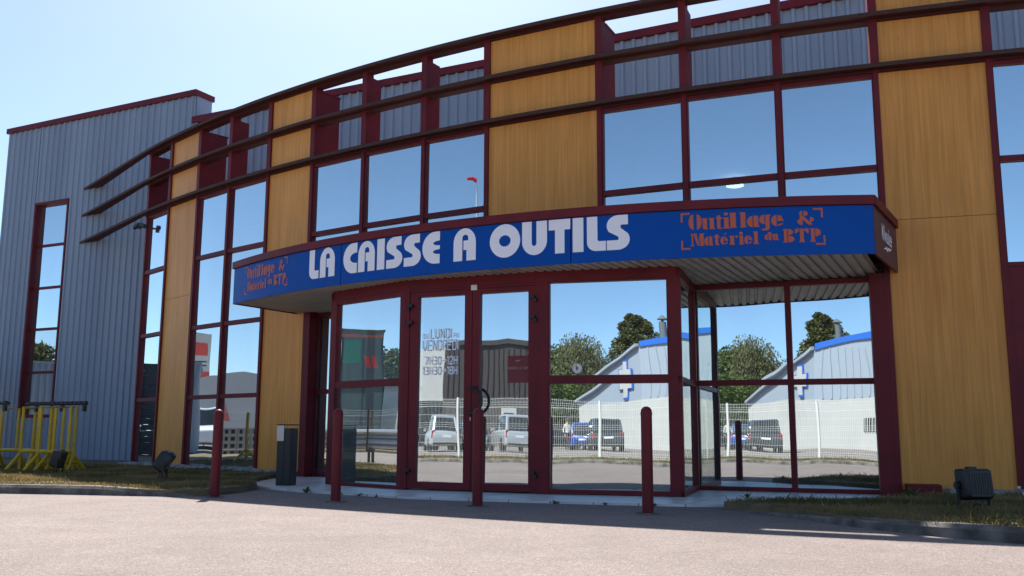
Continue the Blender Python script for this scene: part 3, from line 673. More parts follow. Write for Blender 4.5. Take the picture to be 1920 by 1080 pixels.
for (al, ar, zt, zbm) in ((-139.47, -133.22, 3.106, 2.692), (-103.908, -96.11, 3.100, 2.690)):
    for g, m0 in enumerate(MARKS):
        m1 = MARKS[g+1] if g+1 < len(MARKS) else len(ST); mb = MB()
        for k, poly in enumerate(ST[m0:m1]): mb.add([onarc(al+(ar-al)*x/1130, zt+(zbm-zt)*y/300, .004+.0002*k) for x, y in poly], [tuple(range(len(poly)))])
        obj('slogan_bracket' if g >= len(MARKS)-4 else 'slogan_letter', mb, 'orange_vinyl', SG)
for a in [A0+.35]+[-138.5+3.0*k for k in range(15)]+[A1-.35]:
    for z in (2.625, 3.112):
        q = Q(a, QR+.004); n = (q-QC).normalized(); tt = Vector((-n.y, n.x)); mb = MB()
        mb.add([((q+tt*.008*math.cos(R(60*j))).x, (q+tt*.008*math.cos(R(60*j))).y, z+.008*math.sin(R(60*j))) for j in range(6)], [tuple(range(6))])
        obj('screw', mb, 'black', SG)
# script word and bolt on the canopy's end panel, poster text: built-in font
def text_mesh(s, shear=0, bold=0):
    cu = bpy.data.curves.new('t', 'FONT'); cu.body = s; cu.size = 1; cu.shear = shear; cu.offset = bold; cu.fill_mode = 'FRONT'
    ob = bpy.data.objects.new('t', cu); COL.objects.link(ob); dg = bpy.context.evaluated_depsgraph_get(); dg.update()
    me = bpy.data.meshes.new_from_object(ob.evaluated_get(dg)); vs = [(v.co.x, v.co.y) for v in me.vertices]; fs = [tuple(f.vertices) for f in me.polygons]
    bpy.data.objects.remove(ob); bpy.data.curves.remove(cu); bpy.data.meshes.remove(me)
    xs = [v[0] for v in vs]; ys = [v[1] for v in vs]; x0, x1, y0, y1 = min(xs), max(xs), min(ys), max(ys)
    return [((x-x0)/(x1-x0), (y-y0)/(y1-y0)) for x, y in vs], fs
def put(vs, fs, a, t, n, s0, s1, z0, z1, off): 
    mb = MB(); mb.add([((a+t*(s0+(s1-s0)*x)+n*off).x, (a+t*(s0+(s1-s0)*x)+n*off).y, z0+(z1-z0)*y) for x, y in vs], fs); return mb
te, ne = tn(cr, er)
vs, fs = text_mesh('Milwaukee', .35, .012)
mb = put([(x, y+.28*(1-x)*(-.0)) for x, y in vs], fs, cr, te, ne, .40, 1.02, 2.83, 3.02, .009)
bolt = [(.0, .1), (.36, .95), (.42, .62), (.66, 1.05), (.72, .72), (1.0, 1.25), (.70, .25), (.62, .5), (.40, .02), (.34, .36)]
bolt = [(0, 0), (.40, .75), (.43, .50), (.68, .95), (.71, .72), (1, 1.1), (.66, .30), (.62, .52), (.38, -.05), (.34, .26)]
v2, f2 = fill([bolt]); m2 = put(v2, f2, cr, te, ne, .47, 1.02, 2.735, 2.815, .009)
mb.add(m2.v, m2.f); obj('end_panel_logo', mb, 'white_vinyl', canopy)
# opening hours on the left door leaf: octagonal stroke letters
GL = {'D': [[(0, 0), (0, 5), (2, 5), (3, 4), (3, 1), (2, 0), (0, 0)]], 'U': [[(0, 5), (0, 1), (1, 0), (2, 0), (3, 1), (3, 5)]], 'L': [[(0, 5), (0, 0), (2.6, 0)]],
 'N': [[(0, 0), (0, 5), (3, 0), (3, 5)]], 'I': [[(0, 0), (0, 5)]], 'A': [[(0, 0), (0, 4), (1, 5), (2, 5), (3, 4), (3, 0)], [(0, 2), (3, 2)]], 'V': [[(0, 5), (0, 2), (1.5, 0), (3, 2), (3, 5)]],
 'E': [[(2.7, 5), (0, 5), (0, 0), (2.7, 0)], [(0, 2.6), (2.3, 2.6)]], 'R': [[(0, 0), (0, 5), (2, 5), (3, 4), (3, 3.3), (2, 2.4), (0, 2.4)], [(1.5, 2.4), (3, 0)]],
 '7': [[(0, 5), (3, 5), (1, 0)]], 'H': [[(0, 0), (0, 5)], [(3, 0), (3, 5)], [(0, 2.5), (3, 2.5)]], '3': [[(0, 5), (2, 5), (3, 4), (3, 3.2), (2.2, 2.5), (3, 1.8), (3, 1), (2, 0), (0, 0)], [(.8, 2.5), (2.2, 2.5)]],
 '0': [[(1, 0), (0, 1), (0, 4), (1, 5), (2, 5), (3, 4), (3, 1), (2, 0), (1, 0)]], '1': [[(0, 4.2), (1, 5), (1, 0)]], '2': [[(0, 4), (1, 5), (2, 5), (3, 4), (3, 3), (0, 0), (3, 0)]],
 '8': [[(1, 2.5), (0, 3.3), (0, 4), (1, 5), (2, 5), (3, 4), (3, 3.3), (2, 2.5), (1, 2.5), (0, 1.7), (0, 1), (1, 0), (2, 0), (3, 1), (3, 1.7), (2, 2.5)]],
 '>': [[(0, 2.5), (4, 2.5)], [(2.8, 3.6), (4.1, 2.5), (2.8, 1.4)]], 'O': [[(1, 0), (0, 1), (0, 4), (1, 5), (2, 5), (3, 4), (3, 1), (2, 0), (1, 0)]], 'M': [[(0, 0), (0, 5), (1.5, 2), (3, 5), (3, 0)]],
 'T': [[(0, 5), (3, 5)], [(1.5, 5), (1.5, 0)]], 'S': [[(3, 5), (1, 5), (0, 4), (0, 3.4), (1, 2.6), (2, 2.4), (3, 1.6), (3, 1), (2, 0), (0, 0)]], ' ': []}
WID = {'I': 0, '1': 1, 'L': 2.6, '>': 4.1, ' ': 1.5}
def strokes(txt, th=.85):
    x = 0; quads = []
    for ch in txt:
        for pl in GL[ch]:
            for (x0, y0), (x1, y1) in zip(pl, pl[1:]):
                d = Vector((x1-x0, y1-y0)); l = d.length; d /= l; n = Vector((-d.y, d.x))*th/2; e = d*th*.3
                a, b = Vector((x+x0, y0))-e, Vector((x+x1, y1))+e
                quads.append([tuple(a+n), tuple(b+n), tuple(b-n), tuple(a-n)])
        x += WID.get(ch, 3)+1.45
    w = x-1.45
    return [[(qx/w, qy/5) for qx, qy in q] for q in quads]
def text_on(txt, a, t, n, s0, s1, z0, z1, off, th=.85):
    mb = MB()
    for k, q in enumerate(strokes(txt, th)):
        mb.add([((a+t*(s0+(s1-s0)*x)+n*(off+.00004*k)).x, (a+t*(s0+(s1-s0)*x)+n*(off+.00004*k)).y, z0+(z1-z0)*y) for x, y in q], [(0, 1, 2, 3)])
    return mb
mb = MB()
for txt, s0, s1, z0, z1 in (('DU', .258, .326, 1.877, 1.93), ('LUNDI', .362, .646, 1.873, 1.985), ('AU', .685, .749, 1.877, 1.929), ('VENDREDI', .258, .749, 1.725, 1.845), ('7H30>12H', .292, .741, 1.548, 1.642), ('13H30>18H', .262, .743, 1.425, 1.517)):
    m = text_on(txt, V[1], t1, n1, s0, s1, z0, z1, -.030, .68); obj('opening_hours_line', m, 'white_door_vinyl', dl)
# lion badge on the round sticker
mb = MB(); q = [(.0, .9), (.25, 1), (.5, .85), (.45, .62), (.8, .75), (.7, .5), (.55, .42), (.85, .15), (.6, .2), (.45, .3), (.3, 0), (.18, .05), (.3, .35), (.05, .45), (.15, .6), (.3, .62), (.2, .78)]
v2, f2 = fill([q]); m = put(v2, f2, V[2], t2, n2, .414, .468, 1.434, 1.494, -.0285); obj('lion_badge', m, 'brown_mark', wr)
mb = MB(); o1 = ell(0, 0, .052, .052, 0, 350, 35); i1 = ell(0, 0, .046, .046, 0, 350, 35); v2, f2 = fill([o1, i1])
mb.add([((V[2]+t2*(.44+x)+n2*-.0287).x, (V[2]+t2*(.44+x)+n2*-.0287).y, 1.461+y) for x, y in v2], f2); obj('sticker_ring', mb, 'steel', wr)
# poster from behind the right door glass, laid outside with its dimness painted in
q = V[1]+t1*1.55; po = thing('poster', (q.x, q.y, 1.46), 'red poster reading MONTE LE SON on the right door glass, dimness painted into its colour', 'poster')
a = V[1]; mb = MB(); mb.wall(a+t1*1.41, a+t1*1.688, -.043, -.0405, 1.305, 1.625); obj('poster_film', mb, 'poster', po)
mb = text_on('MONTE LE SON', a, t1, n1, 1.425, 1.675, 1.465, 1.49, -.0398, .7); obj('poster_text', mb, 'poster_print', po)
m = put(*fill([bolt]), a, t1, n1, 1.50, 1.59, 1.555, 1.58, -.0398); obj('poster_logo', m, 'poster_print', po)

# ------------------------------------------------------------------ small things in front of the shop
# bollards
b0 = thing('bollard', (-3.285, 10.575, 0), 'first burgundy bollard from the left, standing by the kerb before the tall left windows', 'bollard', 'burgundy bollards in front of the entrance')
mb = MB(); mb.lathe([(.052, 0), (.052, .885)], 24); obj('post_tube', mb, 'burg', b0, local=True, smooth=True)
mb = MB(); mb.lathe([(.054, .886), (.0545, .90), (.053, .915), (.046, .94), (.03, .957), (.012, .964), (.0, .965)], 24); obj('domed_cap', mb, 'burg', b0, local=True, smooth=True)
mb = MB(); mb.lathe([(.11, .001), (.11, .006), (.05, .008)], 20); obj('base_collar', mb, 'concrete', b0, local=True)
for lc, lb in (((-1.833, 9.978, 0), 'burgundy bollard in front of the left porch window, paint chips low on its post'), ((-.333, 9.458, 0), 'burgundy bollard standing in front of the double door handles'), ((1.243, 8.68, 0), 'burgundy bollard nearest the camera, before the right porch window')):
    dup(b0, loc=lc, label=lb, rz=random.random()*6)
# paint chips as small decals are left to the material noise
# bin / ashtray post
bn = thing('litter_bin', (-2.96, 12.52, .024), 'slim black square litter bin with steel ashtray hood beside the left porch corner', 'litter bin', rz=R(-14))
mb = MB(); mb.box((0, 0, .37), (.20, .20, .74)); obj('bin_body', mb, 'anthracite', bn, local=True, bevel=.006)
mb = MB(); mb.box((0, 0, .785), (.215, .215, .015)); obj('bin_lid', mb, 'anthracite', bn, local=True)
mb = MB(); mb.box((-.101, 0, .675), (.012, .19, .20)); mb.box((-.05, -.106, .675), (.10, .012, .20)); obj('ashtray_hood', mb, 'steel', bn, local=True)
mb = MB(); mb.box((0, -.101, .30), (.012, .006, .58)); obj('door_seam', mb, 'black', bn, local=True)
# floodlights
def floodlight(loc, rz, label, s=1.0, tilt=-28):
    f = thing('floodlight', loc, label, 'floodlight', 'black ground floodlights in the grass', rz)
    def tl(v): c, s_ = math.cos(R(tilt)), math.sin(R(tilt)); return Vector((v.x, v.y*c-(v.z-.22)*s_, .22+v.y*s_+(v.z-.22)*c))*s
    w, h = .29, .29; mb = MB()
    rows = [(-.055, .9), (-.045, 1), (.0, 1), (.07, .97), (.11, .90), (.125, .80)]; vs = []; fs = []
    for y, k in rows:
        for cx, cz in ((1, 1), (-1, 1), (-1, -1), (1, -1)):
            for q in range(5):
                th = {(1, 1): 0, (-1, 1): 90, (-1, -1): 180, (1, -1): 270}[(cx, cz)]+q*22.5
                vs.append((cx*(w/2*k-.03)+.03*math.cos(R(th)), y, .24+cz*(h/2*k-.03)+.03*math.sin(R(th))))
    for i in range(len(rows)-1):
        for j in range(20): fs.append((i*20+j, i*20+(j+1) % 20, (i+1)*20+(j+1) % 20, (i+1)*20+j))
    fs += [tuple(range(19, -1, -1)), tuple(range(100, 120))]
    mb.add(vs, fs).tf(tl); obj('housing', mb, 'black_metal', f, local=True, smooth=True)
    mb = MB(); mb.box((0, -.058, .24), (w*.82, .006, h*.82)).tf(tl); obj('lens', mb, 'car_glass', f, local=True)
    mb = MB()
    for i in range(9): mb.box((-.10+.025*i, .124, .24), (.006, .012, .20))
    mb.tf(tl); obj('cooling_fin', mb, 'black_metal', f, local=True)
    mb = MB(); mb.box((0, .0, .24+h/2+.008), (.09, .06, .02)).tf(tl); obj('top_clip', mb, 'black_metal', f, local=True, bevel=.004)
    for sx in (-1, 1):
        mb = MB(); mb.box((sx*.152*s, .0, .135*s), (.014*s, .035*s, .27*s)); obj('bracket_arm', mb, 'black_metal', f, local=True)
        mb = MB(); mb.lathe([(.0, -.012), (.035, -.012), (.035, .012), (0, .012)], 14); mb.tf(lambda v: Vector((sx*.163+v.z*1.0, v.x, .23+v.y))*s); obj('pivot_knob', mb, 'black_metal', f, local=True)
    mb = MB(); mb.tube([Vector((-.06, .03, .09))*s, Vector((-.05, .02, .03))*s]+[Vector((.0+.045*math.cos(R(200+40*k)), .02+.006*k, .035+.03*math.sin(R(200+40*k))))*s for k in range(11)], .007*s, 6); obj('cable', mb, 'black', f, local=True, smooth=True)
    return f
floodlight((4.0, 8.25, BED), R(187), 'black floodlight seen from behind in front of the far right wood panel', .92, 5)
floodlight((-4.72, 12.95, BED), R(100), 'black floodlight leaning in front of the left wood panel', .95, 34)
floodlight((-6.92, 14.55, BED), R(95), 'black floodlight in front of the yellow barriers', .88, 14)
# yellow barriers in front of the grey wall
def barrier(loc, rz, label, w=.62, n=2):
    g = thing('barrier', loc, label, 'barrier', 'yellow barriers stored along the grey wall', rz)
    r = .029; mb = MB()
    mb.tube([(-w/2, 0, .30), (-w/2, 0, 1.02), (w/2, 0, 1.02), (w/2, 0, .30)], r, 8); mb.tube([(-w/2, 0, .31), (w/2, 0, .31)], r, 8)
    obj('frame', mb, 'yellow', g, local=True, smooth=True)
    for k in range(n):
        mb = MB(); x = -w/2+w*(k+1)/(n+1); mb.tube([(x, 0, .31), (x, 0, 1.01)], r*.8, 8); obj('upright', mb, 'yellow', g, local=True, smooth=True)
    for sx in (-1, 1):
        mb = MB(); x = sx*w/2
        mb.tube([(x, 0, .31), (x, 0, .02)], r*.8, 8)
        for sy in (-1, 1): mb.tube([(x, 0, .27), (x+sx*.06, sy*.26, .015)], r*.9, 8)
        mb.tube([(x+sx*.03, -.14, .14), (x+sx*.03, .14, .14)], r*.6, 6)
        obj('foot', mb, 'yellow', g, local=True, smooth=True)
    return g
bw = R(-26.6)
bar_pos = [(-8.75, 15.35, .62, 'yellow barrier cut by the left edge of the picture'), (-7.62, 15.55, .55, 'yellow barrier behind the small floodlight, second from the left'), (-7.12, 15.35, .42, 'yellow barrier with its near foot beside the small floodlight'), (-7.2, 15.25, .5, 'rightmost yellow barrier standing closest to the grey wall'), (-8.35, 16.3, .6, 'yellow barrier standing behind the others against the grey wall')]
for x, y, w, lb in bar_pos: barrier((x-.17, y, BED), bw+R(22), lb, w, 1)
def plank(p0, p1, label):
    mb = MB(); d = (Vector(p1)-Vector(p0)); t = d.normalized(); n = Vector((t.y, -t.x, 0)); k = 14
    th = thing('plastic_rail', p0, label, 'rail', 'black plastic rails lying on the yellow barriers')
    mb.tube([Vector(p0)+Vector((0, 0, .03)), Vector(p1)+Vector((0, 0, .03))], .026, 6)
    obj('rail_bar', mb, 'black', th)
    mb = MB()
    for i in range(k): q = Vector(p0)+d*(i+.5)/k; mb.box((q.x, q.y, q.z+.05), (.07, .05, .04), math.atan2(t.y, t.x))
    for i in (2, 8, 13): q = Vector(p0)+d*(i+.5)/k; mb.box((q.x, q.y, q.z-.045), (.05, .05, .10), math.atan2(t.y, t.x))
    obj('rail_clip', mb, 'black', th)
plank((-10.4, 16.2, BED+1.05), (-8.2, 15.35, BED+1.05), 'black plastic rail on the barriers at the left picture edge')
plank((-8.25, 16.0, BED+1.05), (-6.88, 15.25, BED+1.05), 'black plastic rail on top of the yellow barriers nearest the grey wall corner')
# CCTV on the first post
q = P(ANG[0], RR+.16); cc = thing('security_camera', (q.x, q.y, 4.86), 'twin black security camera on the first burgundy post below the lowest beam', 'security camera')
mb = MB(); mb.tube([(q.x, q.y, 4.92), (q.x, q.y, 4.80)], .03, 8); mb.tube([(q.x+.06, q.y+.13, 4.86), (q.x, q.y, 4.86)], .02, 6); obj('mount', mb, 'black', cc)
for sx in (-1, 1):
    mb = MB(); tq = Vector((.85, -.5)); mb.hexa([(q.x+sx*tq.x*u+oy*.5, q.y+sx*tq.y*u+oy*.85, 4.90-.055*(u > .1)-.035) for u, oy in ((.02, -.04), (.17, -.04), (.17, .04), (.02, .04))], [(q.x+sx*tq.x*u+oy*.5, q.y+sx*tq.y*u+oy*.85, 4.90-.055*(u > .1)+.035) for u, oy in ((.02, -.04), (.17, -.04), (.17, .04), (.02, .04))])
    obj('camera_head', mb, 'black', cc, bevel=.006)
# pebbles along the wall foot
random.seed(5); mb = MB()
def pebble(mb, x, y, z, r):
    vs = []; fs = []; n = 7
    for zz, k in ((-.2, .8), (.25, 1), (.6, .75), (.8, .3)):
        for i in range(n):
            a = 2*math.pi*i/n+zz; rr = r*k*(1+random.uniform(-.18, .18)); vs.append((x+rr*math.cos(a)*1.25, y+rr*math.sin(a), z+r*zz))
    for j in range(3):
        for i in range(n): fs.append((j*n+i, j*n+(i+1) % n, (j+1)*n+(i+1) % n, (j+1)*n+i))
    fs.append(tuple(range(3*n, 4*n))); mb.add(vs, fs)
for a0, a1, k in ((ANG[0], ANG[4]+1.5, 190), (ANG[12]+.9, ANG[14], 90)):
    for i in range(k):
        q = P(random.uniform(a0, a1), RR+.07+abs(random.gauss(0, .12))); pebble(mb, q.x, q.y, BED, random.uniform(.03, .075))
setp(obj('pebble_strip', mb, 'stone', smooth=True), label='grey pebbles strewn along the foot of the shop front', cat='pebbles', kind='stuff')
# grass
def inside(x, y, poly):
    c = False; j = len(poly)-1
    for i in range(len(poly)):
        (xi, yi), (xj, yj) = poly[i], poly[j]
        if (yi > y) != (yj > y) and x < (xj-xi)*(y-yi)/(yj-yi)+xi: c = not c
        j = i
    return c
def grass(name, poly, n, box, h, z, label, clump=1.0):
    vs = []; fs = []; k = 0
    from mathutils import noise as NZ
    while k < n:
        x = random.uniform(box[0], box[1]); y = random.uniform(box[2], box[3])
        if not inside(x, y, poly): k += .2; continue
        dn = NZ.noise(Vector((x*1.3, y*1.3, 3)))
        k += 1
        if dn < -.25 and random.random() < .6: continue
        a = random.random()*6.283; hh = h*random.uniform(.35, 1.0)*(1+.6*dn)*(1.9 if random.random() < .03 else 1); w = .0045; ln = random.uniform(.1, .9)*hh; b = random.random()*6.283
        dx, dy = w*math.cos(a), w*math.sin(a); o = len(vs)
        vs += [(x-dx, y-dy, z), (x+dx, y+dy, z), (x+dx*.8+ln*.35*math.cos(b), y+dy*.8+ln*.35*math.sin(b), z+hh*.6), (x+ln*math.cos(b), y+ln*math.sin(b), z+hh)]
        fs += [(o, o+1, o+2), (o, o+2, o+3)]
    mb = MB(); mb.v = vs; mb.f = fs
    return setp(obj(name, mb, 'grass', fixn=False), label=label, cat='grass', kind='stuff')
inL = [(x, y) for x, y in bedL]; 
grass('grass', inL, 60000, (-9.5, -2.7, 10.6, 18), .042, BED, 'dry patchy grass in the left bed between kerb and windows')
grass('grass', bedR, 36000, (1.7, 6.5, 5.2, 12), .045, BED, 'dry patchy grass in the right bed beside the porch')
grass('grass', vb, 30000, (-16, 6, -5, 6), .08, .09, 'sunlit dry grass along the foot of the white mesh fence')
# weeds at the paving edge and flowers in the right bed
def weed(loc, s, label, flower=False):
    w = thing('weed', loc, label, 'weed', 'small weeds along the paving and kerb'); mb = MB()
    for i in range(9):
        a = i*2.4+random.random(); l = s*random.uniform(.6, 1.1); e = random.uniform(.4, 1.2)
        d = Vector((math.cos(a)*math.cos(e), math.sin(a)*math.cos(e), math.sin(e))); q = Vector((-math.sin(a), math.cos(a), 0))*s*.16; o = Vector((0, 0, 0))
        mb.add([o, o+d*l*.55+q, o+d*l-Vector((0, 0, s*.1)), o+d*l*.55-q], [(0, 1, 2, 3)])
    obj('leaf_rosette', mb, 'weed', w, local=True, fixn=False)
    if flower:
        mb = MB(); tp = []
        for i in range(4): q = Vector((random.uniform(-.12, .12), random.uniform(-.1, .1), s*random.uniform(1.6, 2.6))); tp.append(q); mb.tube([(q.x*.4, q.y*.4, 0), q], .003, 4)
        obj('stalk', mb, 'weed', w, local=True)
        for q in tp: mb = MB(); mb.lathe([(.004, -.01), (.014, 0), (.012, .014), (0, .018)], 8, q); obj('seed_head', mb, 'tent', w, local=True)
for x, y, s, lb, fl in ((-2.42, 11.28, .11, 'leafy weed at the paving edge left of the second bollard', 0), (-1.72, 10.78, .08, 'small weed at the paving edge right of the second bollard', 0), (-1.5, 10.62, .05, 'tiny weed on the paving edge below the left porch window', 0), (.45, 9.78, .06, 'small weed at the paving edge right of the door bollard', 0), (.95, 9.62, .06, 'low weed on the paving edge under the right porch window', 0), (1.42, 9.5, .07, 'weed at the paving edge just right of the nearest bollard', 0), (2.35, 9.5, .09, 'weed between paving and grass at the right recess', 0), (4.15, 9.9, .12, 'tall weed by the burgundy plinth at the right wood panel', 0), (4.12, 7.55, .09, 'dandelion with seed heads near the kerb below the right floodlight', 1), (4.55, 7.45, .10, 'dandelion with seed heads at the right picture edge', 1)):
    weed((x, y, .0 if y > 9.4 and x < 2 else BED), s, lb, fl)

# ================================================================== the yard behind the camera, seen in the glass
# white welded mesh fence
fe = thing('mesh_fence', (-4.6, -2.0, 0), 'white welded mesh fence with folded wires behind a dry grass verge', 'fence')
def mesh_panel(a, b, z0, h):
    a, b = Vector(a), Vector(b); t = (b-a).normalized(); n = Vector((t.y, -t.x)); L = (b-a).length; mb = MB(); k = int(L/.05)
    for i in range(1, k):
        q = a+t*(i*L/k); mb.add([(q.x-.0025, q.y-.0025, z0+.03), (q.x+.0025, q.y-.0025, z0+.03), (q.x+.0025, q.y+.0025, z0+.03), (q.x-.0025, q.y+.0025, z0+.03)]+[(q.x-.0025, q.y-.0025, z0+h), (q.x+.0025, q.y-.0025, z0+h), (q.x+.0025, q.y+.0025, z0+h), (q.x-.0025, q.y+.0025, z0+h)], [(0, 1, 5, 4), (1, 2, 6, 5), (2, 3, 7, 6), (3, 0, 4, 7)])
    for z, o in ((.05, 0), (.11, .03), (.17, 0), (.40, 0), (.62, 0), (.82, 0), (.88, .03), (.94, 0), (1.16, 0), (1.38, 0), (h-.24, 0), (h-.18, .03), (h-.12, 0), (h-.03, 0)):
        mb.wall(a+n*o, b+n*o, -.003, .003, z0+z-.003, z0+z+.003)
    return mb
for i in range(len(FL)-1):
    a, b = Vector(FL[i]), Vector(FL[i+1]); k = max(1, round((b-a).length/2.5))
    for j in range(k):
        p0, p1 = a+(b-a)*j/k, a+(b-a)*(j+1)/k
        obj('mesh_panel', mesh_panel(p0, p1, .1, 1.63), 'white_metal', fe, fixn=False)
        mb = MB(); mb.box((p0.x, p0.y, .9), (.06, .06, 1.7), math.atan2((b-a).y, (b-a).x)); obj('post', mb, 'white_metal', fe)
def turn(x, y, c=(2.0, 10.8), a=7.6):
    cs_, sn = math.cos(R(a)), math.sin(R(a)); dx, dy = x-c[0], y-c[1]; return (c[0]+dx*cs_-dy*sn, c[1]+dx*sn+dy*cs_)
def T1(x, y): return turn(x, y)                       # yard opposite the right half of the porch
def T2(x, y): return turn(x, y, (-.4, 11.3), 2.4)     # yard opposite the doors
RT1 = R(7.6); RT2 = R(2.4)
# cars
def car(loc, rz, paint, label, L=4.1, Wd=1.72, H=1.55, estate=True, name='parked_car'):
    """local +X is forward"""
    c = thing(name, loc, label, 'car', 'cars parked beyond the fence', rz)
    hw = Wd/2; hl = L/2
    def ring(x, w, z0, z1, r):
        r = min(r, (z1-z0)*.45, w*.45); o = []
        for cy, cz, a0 in ((w-r, z1-r, 0), (-(w-r), z1-r, 90), (-(w-r), z0+r, 180), (w-r, z0+r, 270)):
            for k in range(4): a = R(a0+30*k); o.append((x, cy+r*math.cos(a), cz+r*math.sin(a)))
        return o
    def loft(secs, n=16):
        mb = MB(); vs = []; fs = []
        for s in secs: vs += ring(*s)
        for i in range(len(secs)-1):
            for j in range(n): fs.append((i*n+j, i*n+(j+1) % n, (i+1)*n+(j+1) % n, (i+1)*n+j))
        fs += [tuple(range(n-1, -1, -1)), tuple(range((len(secs)-1)*n, len(secs)*n))]; return mb.add(vs, fs)
    zb = H*.58
    obj('body', loft([(-hl, hw*.82, .38, zb*.86, .1), (-hl+.10, hw*.95, .27, zb, .12), (-hl+.5, hw, .24, zb+.02, .14), (0, hw, .22, zb, .14), (hl-1.1, hw, .23, zb-.02, .14), (hl-.35, hw*.95, .26, zb-.10, .14), (hl-.05, hw*.84, .30, zb-.22, .12), (hl, hw*.7, .36, zb-.3, .1)]), paint, c, local=True, smooth=True)
    xr = -hl+.08 if estate else -hl+.75
    gh = loft([(xr, hw*.80, zb-.1, zb+.02, .05), (xr+.28, hw*.80, zb-.1, H-.12, .16), (xr+.6, hw*.81, zb-.1, H-.03, .18), (.0, hw*.82, zb-.1, H-.03, .18), (.55, hw*.80, zb-.1, H-.10, .16), (1.2, hw*.80, zb-.15, zb+.0, .05)])
    obj('cabin_glass', gh, 'car_glass', c, local=True, smooth=True)
    rf = loft([(xr+.24, hw*.70, H-.12, H-.06, .03), (xr+.5, hw*.74, H-.09, H, .05), (0, hw*.75, H-.09, H+.01, .05), (.55, hw*.72, H-.13, H-.06, .04)])
    obj('roof', rf, paint, c, local=True, smooth=True)
    mb = MB()
    for sy in (-1, 1):
        for p0, p1 in (((xr+.02, sy*hw*.79, zb-.02), (xr+.30, sy*hw*.68, H-.10)), ((1.18, sy*hw*.78, zb-.05), (.55, sy*hw*.68, H-.10)), ((-.1, sy*hw*.83, zb), (-.1, sy*hw*.73, H-.07))): mb.tube([p0, p1], .085 if p0[0] < -.5 else .045, 6)
    obj('pillar', mb, paint, c, local=True)
    for sx in (-1, 1):
        for sy in (-1, 1):
            x = -hl+.78 if sx < 0 else hl-.82
            mb = MB(); mb.lathe([(.20, -.1), (.31, -.1), (.325, -.06), (.325, .06), (.31, .1), (.20, .1)], 22); mb.tf(lambda v: Vector((x+v.x, sy*(hw-.10)+v.z, .325+v.y))); wh = obj('wheel', mb, 'tyre', c, local=True, smooth=True)
            mb = MB(); mb.lathe([(0, -.07), (.2, -.07), (.2, .07), (0, .07)], 14); mb.tf(lambda v: Vector((x+v.x, sy*(hw-.085)+v.z, .325+v.y))); obj('rim', mb, 'steel', wh, local=True)
    for sy in (-1, 1):
        mb = MB(); mb.hexa([(-hl-.005, sy*hw*.80-.11, zb*.66), (-hl+.28, sy*hw*.80-.11, zb*.66), (-hl+.28, sy*hw*.86+.09, zb*.66), (-hl+.06, sy*hw*.80+.13, zb*.66)], [(-hl+.005, sy*hw*.80-.10, zb*.97), (-hl+.28, sy*hw*.80-.10, zb*.97), (-hl+.28, sy*hw*.86+.08, zb*.97), (-hl+.07, sy*hw*.80+.12, zb*.97)]); obj('tail_light', mb, 'lamp_red', c, local=True, bevel=.015)
        mb = MB(); mb.box((hl-.06, sy*hw*.66, zb*.70), (.14, .34, .13)); obj('headlight', mb, 'grey_white', c, local=True, bevel=.02)
        mb = MB(); mb.box((.62, sy*(hw+.07), zb+.04), (.12, .2, .14)); obj('wing_mirror', mb, paint, c, local=True, bevel=.03)
    mb = MB(); mb.box((-hl-.004, 0, zb*.72), (.012, .5, .11)); obj('number_plate', mb, 'plate', c, local=True)
    mb = MB(); mb.box((-hl+.02, 0, .36), (.12, Wd*.80, .10)); obj('rear_bumper', mb, 'black', c, local=True, bevel=.03)
    return c
def head(x, y): return math.atan2(y, x)
car((*T2(-24.6, -6.4), 0), head(-.85, -.5)+RT2, 'silver', 'small silver hatchback seen from behind through the fence', 3.9, 1.66, 1.55)
car((*T2(-22.9, -9.0), 0), head(-.86, -.48)+RT2, 'silver', 'silver SUV with roof rails parked right of the silver hatchback', 4.3, 1.80, 1.66)
car((*T2(-26.6, -8.9), 0), head(-.6, -.8)+RT2, 'car_black', 'black saloon parked between the two silver cars', 4.4, 1.75, 1.42, False)
car((*T1(-18.1, -20.9), 0), head(-.62, -.78)+RT1, 'car_dark', 'dark four-wheel drive parked beside the white wall', 4.5, 1.84, 1.76)
car((*T1(-20.9, -23.4), 0), head(-.5, -.86)+RT1, 'car_blue', 'blue car parked behind the dark four-wheel drive', 4.1, 1.72, 1.62)
car((*T1(-25.0, -26.5), 0), head(.8, -.6)+RT1, 'car_black', 'black car in the row beyond the blue car', 4.2, 1.75, 1.48, False)
car((-27.2, 21.9, 0), head(.97, -.24), 'car_white', 'white van facing the shop in front of the white tent hall', 4.6, 1.85, 1.75)
